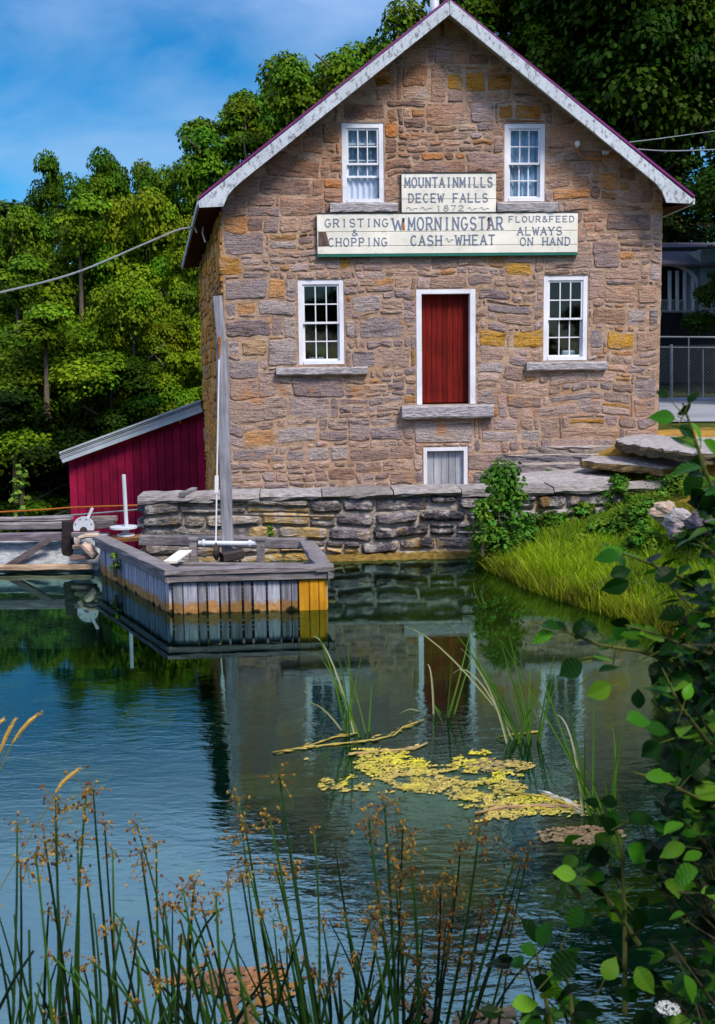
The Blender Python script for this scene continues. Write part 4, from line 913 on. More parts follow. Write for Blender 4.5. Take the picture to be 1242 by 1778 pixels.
mb = MB(); c_ = PY(1216, 470, hY - .4); d_ = PY(1300, 545, hY - .4); mb.hexa([V((c_.x, hY - .4, d_.z)), V((d_.x, hY - .4, d_.z)), V((d_.x, hY + 2, d_.z)), V((c_.x, hY + 2, d_.z)), V((c_.x, hY - .4, c_.z + .9)), V((d_.x, hY - .4, c_.z + .9)), V((d_.x, hY + 2, c_.z + .9)), V((c_.x, hY + 2, c_.z + .9))]); tag(mb.build('porch_bay', M_CLAP, ho_), 'pale clapboard bay at the right end of the porch')
for x in (1163, 1176, 1189, 1203): mb = MB(); mb.beam(PY(x, 540, hY), PY(x, 470, hY), .13, .13, up=V((0, 1, 0))); mb.build('porch_post', M_FRAME, ho_)
mb = MB(); pp = [PY(1150 + 50, 470, hY)] ; ctr = PY(1150, 505, hY); R2 = (PY(1213, 505, hY).x - ctr.x)
ar = [V((ctr.x + R2 * math.cos(t), hY - .05, ctr.z + 1.15 * math.sin(t))) for t in np.linspace(.1, 1.5, 14)]; mb.tube(ar, .1, 8); mb.build('arch', M_FRAME, ho_)
mb = MB(); mb.beam(PY(1120, 540, hY - .02), PY(1216, 541, hY - .02), .06, .1); mb.beam(PY(1120, 521, hY - .02), PY(1216, 522, hY - .02), .06, .07)
for i in range(26): x = 1122 + i * 3.6; mb.beam(PY(x, 540, hY - .02), PY(x, 522, hY - .02), .035, .035, up=V((0, 1, 0)))
mb.build('railing', M_CLAP, ho_)
mb = MB(); e0 = PY(1120, 462, hY - .7); e1 = PY(1420, 462, hY - .7); rr0 = PY(1120, 425, hY + 4); rr1 = PY(1420, 425, hY + 4)
M_SHING = mat_paint('mauve grey shingles', (.13, .115, .15), (.08, .07, .09), .5, .9, 5); mb.hexa([e0, e1, rr1, rr0, e0 + t_ * 2, e1 + t_ * 2, rr1 + t_ * 2, rr0 + t_ * 2]); mb.build('roof', M_SHING, ho_)

# ------------------------------------------------------------------ trees
def leaf_cloud(centers, radii, per, size, rg, base, spread=.35, flat=.72, upbias=.75):
    """leaf-sized faces spread over many twig clumps; returns verts, faces, colours"""
    n = len(centers); N = n * per
    c = np.repeat(np.asarray(centers), per, 0); r = np.repeat(np.asarray(radii), per)
    d = rg.normal(size=(N, 3)); d[:, 2] = np.where(rg.random(N) < upbias, np.abs(d[:, 2]), d[:, 2]); d /= np.linalg.norm(d, axis=1)[:, None]
    rad_ = r * (rg.random(N) ** .3); p = c + d * rad_[:, None] * np.array([1, 1, flat])
    nrm = d * .9 + rg.normal(size=(N, 3)) * .42 + np.array([0, 0, .5]); nrm /= np.linalg.norm(nrm, axis=1)[:, None]
    t = np.cross(nrm, rg.normal(size=(N, 3))); t /= np.linalg.norm(t, axis=1)[:, None]; b = np.cross(nrm, t)
    s = size * rg.uniform(.6, 1.3, N)[:, None]
    v = np.stack([p - t * s * .5 - b * s * .1, p + b * s * .45 - t * s * .12, p + t * s * .5 + b * s * .1, p - b * s * .45 + t * s * .12], 1).reshape(-1, 3)
    f = np.arange(N * 4).reshape(N, 4)
    cl = np.repeat(rg.uniform(.65, 1.35, n), per)[:, None] * rg.uniform(.7, 1.3, (N, 1)); hue = np.repeat(rg.normal(0, 1, n), per)[:, None]
    col = np.asarray(base)[None] * cl * np.concatenate([1 + .16 * hue, np.ones((N, 1)), 1 - .1 * hue], 1)
    return v, f, np.clip(col, .002, 1)
def broad_tree(seed, H=14.0, R=4.2, low=.05, n=125, per=600, size=.152, base=(.066, .128, .004)):
    rg = np.random.default_rng(seed); rr = random.Random(seed); cs = []; rs_ = []
    lobes = [(V((rr.uniform(-.55, .55) * R, rr.uniform(-.55, .55) * R, H * (low + (1 - low) * (i + .6) / 9))), R * rr.uniform(.42, .68)) for i in range(9) for _ in (0, 1)]
    lobes.append((V((0, 0, H * .9)), R * .45))
    tries = 0
    while len(cs) < n and tries < 6000:
        tries += 1; L_, lr = rr.choice(lobes); d = V((rr.gauss(0, 1), rr.gauss(0, 1), rr.gauss(0, 1))).normalized()
        p = L_ + d * lr * rr.uniform(.7, 1.06); h = p.z / H
        if h > 1.0 or h < low: continue
        lim = R * 1.08 * math.sin(min(1, max(.02, (1.02 - h) / .75)) * 1.57) * (1 if h > low + .25 else .7 + 1.2 * (h - low))
        if math.hypot(p.x, p.y) > lim: continue
        cs.append(tuple(p)); rs_.append(rr.uniform(.55, 1.15) * R / 4.2)
    A_ = np.array(cs); dd = np.sort(np.linalg.norm(A_[:, None] - A_[None], axis=2), 1)[:, 2]; keep = dd < 1.55 * R / 4.2      # no twig clump adrift from the crown
    cs = [c for c, k in zip(cs, keep) if k]; rs_ = [c for c, k in zip(rs_, keep) if k]
    v, f, c = leaf_cloud(cs, rs_, per, size, rg, base)
    crown = np_mesh('crown', v, f, c, M_LEAF)
    t = MB(); t.tube([V((0, 0, -1)), V((0, 0, H * .2)), V((.15, .1, H * .5)), V((.05, 0, H * .85))], [.32, .25, .15, .04], 9, (.10, .08, .06))
    for i in range(9):
        z = H * rr.uniform(.25, .7); a = rr.uniform(0, 6.28); l_ = R * rr.uniform(.5, .85); t.tube([V((.08, .05, z)), V((math.cos(a) * l_ * .5, math.sin(a) * l_ * .5, z + l_ * .35)), V((math.cos(a) * l_, math.sin(a) * l_, z + l_ * .55))], [.1, .06, .02], 6, (.10, .08, .06))
    to = t.build('trunk', M_BARK, smooth=True); tm = to.data; bpy.data.objects.remove(to)
    return crown, tm, H
PROTO = [broad_tree(1), broad_tree(2, 14, 4.6, .05, 130), broad_tree(3, 14, 3.6, .06, 125), broad_tree(5, 14, 4.4, .02, 135, 600, .148), broad_tree(9, 14, 4.4, .40, 110)]
def tree(kind, px, ytop, Y, wpx, base_z, label, tint=(1, 1, 1), group='trees around the mill', name='broadleaf_tree', rot=None):
    cm_, tm, H0 = PROTO[kind]; top = PY(px, ytop, Y); H_ = top.z - base_z; wd = 1.3 * wpx / FPX * Y; r0 = {0: 4.2, 1: 4.6, 2: 3.6, 3: 4.4, 4: 4.4}[kind]
    o = thing(name, label, 'tree', V((top.x, Y, base_z)), group)
    o.scale = (wd / (2 * r0), wd / (2 * r0), H_ / H0); o.rotation_euler.z = rot if rot is not None else (px * 1.7 + ytop) % 6.28
    c = link('crown', cm_, o); c.color = (*tint, 1); link('trunk', tm, o)
YG = (1.6, 1.25, .8); DK = (.62, .7, .8); MD = (1, 1, 1); LT = (1.35, 1.2, .9); VD = (.3, .38, .42); XD = (.10, .14, .14)  # XD: shade of the gorge put into the crown tint
TREES = [
 (2, 172, 172, 46, 150, -5, 'pointed dark tree, tallest of the left treeline', (.7, .85, .7)), (3, 90, 212, 46, 170, -5, 'round-topped dark tree left of the pointed one', DK),
 (0, 238, 198, 47, 160, -5, 'dark tree between the pointed tree and the mill roof', (.72, .85, .8)), (1, 326, 182, 46, 180, -5, 'dark green tree with open top just left of the mill eave', (.8, .9, .8)),
 (1, 15, 278, 44, 210, -5, 'dark tree at the left edge under the sky', MD), (2, -60, 282, 44, 200, -5, 'dark tree beyond the left edge of the view', DK),
 (0, 500, 32, 50, 260, -2, 'green tree over the left roof slope, between its lower neighbour and the big maple', (.85, .95, .85)), (0, 425, 84, 47, 270, -2, 'tall green tree rising behind the left slope of the mill roof', MD), (1, 560, -10, 45, 300, -2, 'big green maple behind the left half of the mill gable', MD),
 (0, 690, -110, 46, 320, -2, 'very tall maple behind the mill ridge', (.95, 1, .9)), (4, 850, -150, 44, 330, 1, 'very tall dark tree behind the right half of the mill ridge', (.8, .9, .8)),
 (4, 985, -260, 42, 280, 1, 'tall dark maple above the right slope of the mill roof', (.6, .7, .6)), (4, 1090, -430, 44, 300, 1, 'dark tall tree above the right eave', VD),
 (4, 1135, -480, 41, 400, 1.5, 'dark tall tree over the right-hand lane', VD), (4, 1290, -430, 40, 330, 1.5, 'very dark tree at the right edge of the view', VD),
 (3, 1190, 40, 60, 420, 1, 'dark broad tree behind the porch house', VD), (1, 1060, 60, 58, 360, 1, 'dark broad tree behind the mill right side', VD),
 (3, 135, 288, 40, 280, -5, 'light green broad tree in front of the left treeline', LT), (1, 255, 240, 41, 220, -5, 'yellow green tree in front of the left treeline', YG),
 (0, 310, 297, 39, 160, -5, 'light green narrow tree touching the mill side wall', LT), (3, 25, 400, 39, 250, -5, 'mid green tree at the left edge above the cable', MD),
 (1, 225, 410, 37, 210, -5, 'bright green tree behind the power cable', LT), (3, 75, 490, 35, 320, -5, 'pale green bushy tree at left below the power cable', (1.5, 1.3, 1.2)),
 (2, 300, 480, 37, 150, -5, 'yellow green tree against the mill side wall above the shed', YG), (1, 190, 560, 35.5, 240, -5, 'dark bushy tree above the shed roof', (.22, .30, .27)),  # the last tint also carries the gorge shade in its colour
 (3, 20, 640, 33, 300, -6, 'very dark bushy tree left of the shed', XD), (2, 110, 690, 34.5, 180, -6, 'very dark low tree beside the shed', XD),
 (3, -110, 520, 38, 300, -6, 'dark tree beyond the left edge below the cable', DK)]
for t in TREES: tree(*t)
for i, (x, yt, Y) in enumerate([(-250, 300, 58), (-150, 260, 75), (60, 285, 85), (200, 270, 85), (330, 255, 88), (460, 230, 90), (1420, -100, 44), (1400, 60, 30), (1560, -50, 38)]):
    tree(i % 4, x, yt, Y, 330, -4 if x < 900 else 1.2, 'dark tree filling the far row of the wood', VD if x > 900 else DK, 'far row of the wood')
# bank trees to the right and behind the viewer, outside the view: placed to shade the near reeds and alder and darken the window reflections
for (x, y, H_, R_, k) in ((7.6, -3.6, 12, 8, 1), (11.5, 3.5, 13, 8, 0), (-3, -15, 13, 11, 1), (6, -17, 15, 11, 3), (-13, -14, 13, 11, 0)):
    cm_, tm, H0 = PROTO[k]; o = thing('broadleaf_tree', 'unseen tall tree on the near bank to the right of the viewer' if x > 10 else 'unseen tall tree on the near bank behind the viewer', 'tree', V((x, y, .8)), 'trees on the near bank'); s_ = R_ / (2 * 4.3); o.scale = (s_, s_, H_ / H0); link('crown', cm_, o).color = (.7, .8, .7, 1); link('trunk', tm, o)
# vine by the shed
def shrub(name, label, cat, loc, w_, h_, n, per, size, col, seed, mat=M_LEAF, tint=(1, 1, 1), group=None, flat=.8):
    rg = np.random.default_rng(seed); rr = random.Random(seed); cs = []; rs_ = []
    for i in range(n):
        a = rr.uniform(0, 6.28); q = rr.random() ** .5; z = rr.random(); k = (1 - .75 * z ** 1.5); cs.append((math.cos(a) * q * w_ * k, math.sin(a) * q * w_ * k * .8, h_ * (z * .95 + .05))); rs_.append(.16 * (w_ + h_) * rr.uniform(.45, 1))
    v, f, c = leaf_cloud(cs, rs_, per, size, rg, col, flat=flat)
    o = thing(name, label, cat, loc, group); fo = link('foliage', np_mesh('foliage', v, f, c, mat), o); fo.color = (*tint, 1)
    mb = MB()
    for i in range(9):
        p = V(cs[i * n // 9]); mb.tube([V((p.x * .1, p.y * .1, -.1)), V((p.x * .5, p.y * .5, p.z * .55)), p], [.014, .01, .004], 5, (.10, .09, .05))
    s_ = mb.build('stems', M_BARK, None, o); return o
p = PY(40, 900, 21); shrub('vine', 'sparse pale green vine hanging beside the red shed', 'vine', V((p.x, 21, p.z)), .16, 1.0, 16, 9, .11, (.13, .20, .02), 3)
def on_ground(px, py):
    z = .3
    for _ in range(6): q = PZ(px, py, z); z = .5 * z + .5 * height(q.x, q.y)
    q = PZ(px, py, z); return V((q.x, q.y, height(q.x, q.y)))
p = PZ(872, 985, .0); shrub('leafy_shrub', 'tall leafy green shrub growing at the right end of the retaining wall', 'shrub', V((p.x, p.y + .1, .02)), .36, 1.32, 60, 75, .06, (.055, .15, .014), 11, group='shrubs on the bank')
p = PZ(850, 965, .2); shrub('leafy_shrub', 'thin shrub leaning on the retaining wall beside the tall leafy one', 'shrub', V((p.x - .1, p.y + .0, .3)), .15, .75, 20, 40, .055, (.07, .17, .016), 12, group='shrubs on the bank')
for i, (x, y, w_, h_, lab, c) in enumerate([(930, 945, .40, .42, 'low dark green shrub right of the tall leafy shrub', (.045, .12, .014)), (1075, 880, .34, .42, 'round bushy weed on the bank below the lower stone step', (.06, .15, .012)),
    (1115, 905, .40, .34, 'spreading weed on the bank left of the boulders', (.075, .17, .015)), (900, 975, .35, .4, 'dark low shrub at the water edge beside the tall leafy shrub', (.04, .11, .012)), (1180, 862, .4, .3, 'low green weed patch behind the boulders', (.07, .15, .015)),
    (1225, 960, .45, .4, 'dark green weed right below the boulders', (.04, .10, .012)), (955, 862, .10, .42, 'thin upright weed beside the long pale slab', (.07, .17, .016)), (1010, 905, .34, .26, 'small weed clump in the middle of the bank', (.08, .16, .015)), (985, 880, .30, .2, 'flat weed patch just below the long pale slab', (.06, .13, .012)), (1040, 935, .36, .24, 'pale weed clump on the bank above the shore grass', (.11, .20, .016)),
    (1120, 960, .36, .3, 'mid green weed clump on the bank below the pale tan boulder', (.06, .15, .012)), (965, 915, .3, .3, 'leafy weed between the low dark shrub and the middle of the bank', (.07, .16, .014)), (1140, 845, .3, .16, 'small weed in the dry grass below the lower stone step', (.09, .15, .015)), (1090, 925, .3, .2, 'low weed patch in the centre of the bank left of the grey boulder', (.05, .12, .012))]):
    p = on_ground(x, y); shrub('bank_weed', lab, 'weed', p, w_, h_, 34, 60, .05, c, 30 + i, group='weeds on the bank')

# ------------------------------------------------------------------ bank grass (stuff)
def grass_patch(N, region, seed, hmin, hmax):
    rg = random.Random(seed); vs = []; fs = []; cs = []; k = 0; got = 0; tries = 0
    while got < N and tries < N * 14:
        tries += 1; x = rg.uniform(*region[0]); y = rg.uniform(*region[1]); d = shore_dist(x, y)
        if d < -.12: continue
        u, n = UN(V((x, y, 0)))
        if n < 1.5 or u < 1.4 and n < 3.9: continue
        z = height(x, y); top = sm(2.0, 3.3, d + .5 * fbm(x, y, 1.2)); wet = sm(.9, .1, d)
        if rg.random() < .45 * top: continue
        h = (hmin + (hmax - hmin) * (sm(1.9, .3, d) * .85 + .15)) * rg.uniform(.55, 1.2) * (1 - .55 * top) * (.75 + .6 * max(0, fbm(x, y, 2.2) + .3))
        base = V((x, y, max(z, -.08) - .01)); a = rg.uniform(0, 6.28); le = h * rg.uniform(.05, 1.0); tip = base + V((math.cos(a) * le, math.sin(a) * le, h)); md = base.lerp(tip, .5) + V((0, 0, h * .14))
        b = rg.uniform(0, 6.28); sd_ = V((math.cos(b), math.sin(b), 0)) * rg.uniform(.003, .010)
        vs += [base - sd_, base + sd_, md + sd_ * .8, md - sd_ * .8, tip + sd_ * .12, tip - sd_ * .12]; fs += [(k, k + 1, k + 2, k + 3), (k + 3, k + 2, k + 4, k + 5)]; k += 6
        g = V((.20, .34, .010)).lerp(V((.34, .44, .014)), sm(1.6, .3, d) * rg.random()); g = g.lerp(V((.055, .13, .012)), .85 * max(0, min(1, fbm(x, y, 1.6) * 2.2 + .25 * sm(.8, 1.6, d)))); g = g.lerp(V((.30, .22, .06)), 1.0 if rg.random() < .07 else 0); g = g.lerp(V((.16, .10, .02)), .5 * sm(.25, -.1, d))
        g = g.lerp(V((.42, .25, .04)), top * rg.uniform(.5, 1)); g *= rg.uniform(.65, 1.25); cs += [tuple(g)] * 2; got += 1
    o = link('bank_grass', np_mesh('bank_grass', [tuple(v) for v in vs], fs, cs, M_GRASS)); return o
tag(grass_patch(72000, ((1.6, 8.2), (8.6, 18.2)), 2, .07, .31), 'bright green grass covering the right bank', 'grass', kind='stuff')

def herbs():
    rg = random.Random(77); vs = []; fs = []; cs = []; k = 0; spots = []
    while len(spots) < 620:
        x = rg.uniform(1.8, 7.6); y = rg.uniform(9, 17.6); d = shore_dist(x, y); u, n = UN(V((x, y, 0)))
        if d < .5 or n < 1.6 or u < 1.5 and n < 3.9 or fbm(x + 7, y, .9) < -.05: continue
        spots.append((x, y, height(x, y), rg.uniform(.08, .26), rg.choice([(.045, .12, .010), (.07, .17, .012), (.10, .20, .014), (.16, .15, .03)])))
    for (x, y, z, h, col) in spots:
        for i in range(rg.randint(14, 34)):
            a = rg.uniform(0, 6.28); q = rg.random() * h * .7; p = V((x + math.cos(a) * q, y + math.sin(a) * q, z + h * rg.uniform(.25, 1.15))); dv = V((math.cos(a), math.sin(a), rg.uniform(-.2, .7))).normalized(); l_ = rg.uniform(.03, .07); sd_ = dv.cross(V((0, 0, 1))).normalized() * l_ * rg.uniform(.16, .3)
            vs += [p, p + dv * l_ * .5 + sd_, p + dv * l_, p + dv * l_ * .5 - sd_]; fs.append((k, k + 1, k + 2, k + 3)); k += 4; cs.append(tuple(V(col) * rg.uniform(.6, 1.35)))
    tag(link('bank_herbs', np_mesh('bank_herbs', [tuple(v) for v in vs], fs, cs, M_GRASS)), 'low leafy herbs scattered through the grass of the right bank', 'herbs', kind='stuff')
herbs()

# ------------------------------------------------------------------ floating algae mats and debris
def mat_blob(label, cpx, wpx, hpx, seed, c0, c1, thr=.0, flake=.014, dens=2.6):
    """thousands of small overlapping flecks of weed, dense in the middle and thinning out at a ragged edge"""
    c = PZ(cpx[0], cpx[1], 0); wx = abs(PZ(cpx[0] + wpx / 2, cpx[1], 0).x - PZ(cpx[0] - wpx / 2, cpx[1], 0).x) / 2; wy = abs(PZ(cpx[0], cpx[1] - hpx / 2, 0).y - PZ(cpx[0], cpx[1] + hpx / 2, 0).y) / 2
    mb = MB(); rg = random.Random(seed)
    for i in range(int(3400 * wx * wy * 4 * dens)):
        x = rg.uniform(-1.25, 1.25); y = rg.uniform(-1.25, 1.25); r = math.hypot(x, y)
        f = .62 - r * .85 + .95 * noise.fractal(V((x * wx * 2.6 + seed, y * wy * 3.6, 0)), .8, 2, 5) + .35 * noise.noise(V((x * wx * 11, y * wy * 13, seed)))
        if f < thr + rg.uniform(-.05, .12): continue
        q = V((c.x + x * wx, c.y + y * wy, .004 + .007 * abs(noise.noise(V((x * 5, y * 5, seed)))) + rg.uniform(0, .0014))); R_ = flake * rg.uniform(.3, 1.3); n = rg.choice([6, 7, 8]); a0 = rg.uniform(0, 6.28); el = rg.uniform(.3, .9); ca, sa = math.cos(a0 * .3), math.sin(a0 * .3)
        pts = []
        for k in range(n):
            a = 6.2832 * k / n; rr = R_ * rg.uniform(.6, 1.2); px_, py_ = math.cos(a) * rr * 1.3, math.sin(a) * rr * el; pts.append(q + V((px_ * ca - py_ * sa, px_ * sa + py_ * ca, rg.uniform(-.0006, .0006))))
        t = min(1, max(0, .5 + 1.2 * noise.noise(V((x * wx * 3, y * wy * 3, seed + 5))) + rg.gauss(0, .2)))
        mb.add(pts, [tuple(range(n))], tuple(V(c0).lerp(V(c1), t) * rg.uniform(.75, 1.18)))
    tag(mb.build('algae_mat', M_ALGAE), label, 'algae mat', 'floating algae mats')
YA = (.56, .50, .02); TA = (.46, .35, .08); RB = (.22, .10, .05); PKB = (.25, .18, .09)
mat_blob('bright yellow green algae mat below the rushes, largest in the pond', (715, 1333), 300, 56, 1, YA, TA, -.05)
mat_blob('tan algae mat just below the largest yellow mat', (735, 1366), 290, 38, 2, TA, (.40, .33, .04), -.02)
mat_blob('yellow algae mat at the right with floating stalks', (900, 1395), 230, 48, 3, YA, TA, .0)
mat_blob('small tan algae mat below the right rush clump', (880, 1326), 140, 26, 4, TA, PKB, .0)
mat_blob('brown debris mat beside the near alder', (1015, 1460), 120, 40, 6, PKB, (.20, .13, .06))
mat_blob('orange brown debris mat at the bottom of the view among the bulrushes', (425, 1725), 230, 130, 7, (.42, .19, .03), RB, .05, .02, 1.4)
mat_blob('brown debris mat at the bottom edge behind the near stems', (830, 1765), 220, 60, 8, RB, PKB, .05, .02, 1.4)
def stalk(label, pxs, r=.012, col=(.48, .36, .06)):
    mb = MB(); P_ = [PZ(x, y, .01) for x, y in pxs]; mb.tube(P_, r, 6, col); rg = random.Random(len(label))
    for i in range(int(26 * sum((P_[k + 1] - P_[k]).length for k in range(len(P_) - 1)))):     # ragged fibres and weed caught on the stalk
        k = rg.randrange(len(P_) - 1); q = P_[k].lerp(P_[k + 1], rg.random()); d = (P_[k + 1] - P_[k]).normalized(); n_ = V((-d.y, d.x, 0)); o = q + n_ * rg.gauss(0, .022) + V((0, 0, rg.uniform(-.004, .006))); l_ = rg.uniform(.03, .12)
        c = V(col) * rg.uniform(.6, 1.3); wv = n_ * rg.uniform(.004, .016); mb.add([o - d * l_ * .5, o + wv, o + d * l_ * .5 + n_ * rg.gauss(0, .01), o - wv], [(0, 1, 2, 3)], tuple(c))
    tag(mb.build('floating_stalk', M_ALGAE, smooth=True), label, 'stalk', 'stalks floating on the pond')
stalk('long floating yellow stalk curving left of the algae mats', [(474, 1306), (540, 1296), (600, 1290), (650, 1284), (685, 1276), (700, 1262), (735, 1250)], .006, (.36, .28, .05))
stalk('short floating yellow stalk lying along the long curved one', [(520, 1300), (580, 1280), (622, 1272)], .005, (.38, .28, .05))
stalk('tan floating stalk above the largest algae mat', [(606, 1310), (660, 1304), (720, 1300), (742, 1290)], .008, (.4, .28, .1))
stalk('floating tan stalk reaching right from the right algae mat', [(880, 1375), (940, 1382), (985, 1396), (1030, 1402)], .007)
stalk('pale floating stalk crossing the tan one at right', [(934, 1372), (980, 1388), (1018, 1412)], .006, (.5, .47, .4))
stalk('pinkish floating stalk along the right algae mat', [(825, 1412), (880, 1400), (960, 1398), (1025, 1400)], .008, (.42, .26, .13))
stalk('yellow floating stalk at the foot of the right rush clump', [(868, 1278), (900, 1274), (935, 1270)], .008)

# ------------------------------------------------------------------ rush clumps standing in the pond
def blade(mb, pts, wd, col):
    P_ = [V(p) for p in pts]; k = len(P_); vs = []; side = (P_[-1] - P_[0]).cross(V((0, 1, .2))).normalized()
    for i, p in enumerate(P_):
        w_ = wd * (1 - (i / (k - 1)) ** 1.6 * .9); vs += [p - side * w_, p + V((0, w_ * .5, 0)), p + side * w_]
    fs = []
    for i in range(k - 1): fs += [(3 * i, 3 * i + 1, 3 * i + 4, 3 * i + 3), (3 * i + 1, 3 * i + 2, 3 * i + 5, 3 * i + 4)]
    mb.add(vs, fs, col)
def bez(p, q, r, n=9): return [p * (1 - t) ** 2 + q * 2 * t * (1 - t) + r * t * t for t in [i / n for i in range(n + 1)]]
def clump(label, base_px, tips, extra, seed):
    b0 = PZ(*base_px, 0); rg = random.Random(seed); root = thing('rush_clump', label, 'rushes', b0, 'rush clumps in the pond'); g = MB(); dr = MB(); Y = b0.y
    for (tx, ty, cx, cy, dry) in tips:
        b1 = b0 + V((rg.uniform(-.1, .1), rg.uniform(-.08, .08), -.1)); blade(dr if dry else g, bez(b1, PY(cx, cy, Y + rg.uniform(-.2, .2)), PY(tx, ty, Y + rg.uniform(-.3, .3))), .009, (.42, .42, .26) if dry else (.09, .20, .03))
    for i in range(extra):
        b1 = b0 + V((rg.uniform(-.12, .12), rg.uniform(-.1, .1), -.1)); h = rg.uniform(.3, .85); a = rg.uniform(-.45, .45); t = b1 + V((a * h, rg.uniform(-.3, .3) * h, h)); blade(g, bez(b1, b1.lerp(t, .5) + V((0, 0, .12)), t), .007, tuple(V((.07, .17, .025)) * rg.uniform(.7, 1.3)))
    g.build('green_blades', M_GRASS, root)
    if dr.v: dr.build('dry_blades', M_GRASS, root)
clump('rush clump with curled pale tips, leftmost in the pond', (622, 1275), [(512, 1076, 560, 1050, 0), (540, 1106, 570, 1090, 1), (600, 1100, 615, 1180, 0), (548, 1130, 580, 1160, 0), (520, 1236, 545, 1190, 1), (576, 1120, 606, 1160, 0)], 6, 1)
clump('tall rush clump with arching pale blades, above the algae mats', (905, 1285), [(870, 1112, 880, 1150, 0), (690, 1090, 745, 1070, 1), (765, 1072, 830, 1130, 0), (770, 1210, 800, 1075, 1), (880, 1092, 900, 1150, 0), (800, 1125, 860, 1180, 1), (835, 1320, 880, 1240, 0), (935, 1262, 925, 1180, 0), (850, 1180, 880, 1210, 0), (925, 1150, 915, 1200, 0), (810, 1100, 850, 1190, 0)], 9, 2)
clump('thin rush clump between the two taller ones', (765, 1240), [(740, 1155, 752, 1140, 1), (820, 1080, 800, 1180, 0), (690, 1245, 720, 1210, 1), (772, 1260, 735, 1190, 0), (735, 1270, 690, 1215, 1)], 2, 3)
clump('single curved rush sprig near the right bank shallows', (835, 1050), [(788, 1056, 815, 1035, 1), (822, 1008, 822, 1030, 0), (838, 1030, 826, 1010, 0)], 0, 5)
clump('long dark arching rush clump beside the near alder', (1045, 1420), [(870, 1112, 950, 1240, 0), (960, 1240, 1000, 1230, 1), (935, 1160, 990, 1300, 0), (1060, 1245, 1080, 1320, 0), (985, 1210, 1010, 1330, 0), (1010, 1310, 1030, 1360, 0)], 5, 6)

# ------------------------------------------------------------------ bulrushes along the near bank
def seed_head(tip, dirv, rg, n, big):
    mb = MB(); 
    for i in range(n):
        o = V((rg.gauss(0, 1), rg.gauss(0, 1), rg.gauss(-.5, .9))) * (.025 * big); e = tip + o + dirv * rg.uniform(-.02, .03) * big
        mb.tube([tip, e], .0011, 3, (.14, .10, .03)); a = V((rg.gauss(0, .5), rg.gauss(0, .5), -.8)).normalized(); l_ = rg.uniform(.010, .018) * (.7 + .3 * big); c = rg.choice([(.16, .06, .02), (.11, .045, .02), (.28, .13, .02), (.30, .19, .03), (.36, .22, .04)])
        mb.tube([e - a * l_ * .5, e, e + a * l_ * .6], [.0015, .0050 * (.6 + .4 * big), .001], 5, c)
    return mb
def bulrush(tipx, tipy, bx_, Y, bend, head, rg, label, col=None):
    tip = PY(tipx, tipy, Y); base = PY(bx_, 1830, Y + rg.uniform(-.1, .1)); d = base - tip; base = base + d * ((base.z + .35) / max(.05, -d.z) if d.z < 0 else 0)
    if base.z > -.2: base.z = -.3
    root = thing('bulrush', label, 'bulrush', V((base.x, base.y, 0)), 'bulrushes along the near bank')
    mid = base.lerp(tip, .6) + V((bend, 0, abs(bend) * .4)); pts = bez(base, mid, tip, 8); mb = MB(); r0 = rg.uniform(.0065, .0115)
    c = col or tuple(V(rg.choice([(.012, .035, .012), (.02, .06, .014), (.035, .10, .014), (.010, .022, .009)])) * rg.uniform(.8, 1.2))
    mb.tube(pts, [r0 * (1 - .62 * i / 8) for i in range(9)], 6, c); mb.build('stem', M_REED, root, smooth=True)
    if head > 0:
        hb = seed_head(pts[-1], (pts[-1] - pts[-2]).normalized(), rg, int(6 + 10 * head), head)
        if head > 1.2:
            h2 = seed_head(pts[-1] + V((rg.uniform(-.05, .05), 0, -.05)), V((0, 0, -1)), rg, 12, head * .8); hb.v, hb.f, hb.c, hb.m = (hb.v + h2.v, hb.f + [[i + len(hb.v) for i in f] for f in h2.f], hb.c + h2.c, hb.m + h2.m)
        hb.build('seed_head', M_SEED, root)
rg = random.Random(21)
LAB_T = 'thin dark green bulrush stem with small brown seed head along the near bank'; LAB_B = 'bulrush with a large drooping brown seed head'; LAB_N = 'bare dark green bulrush stem without a seed head'
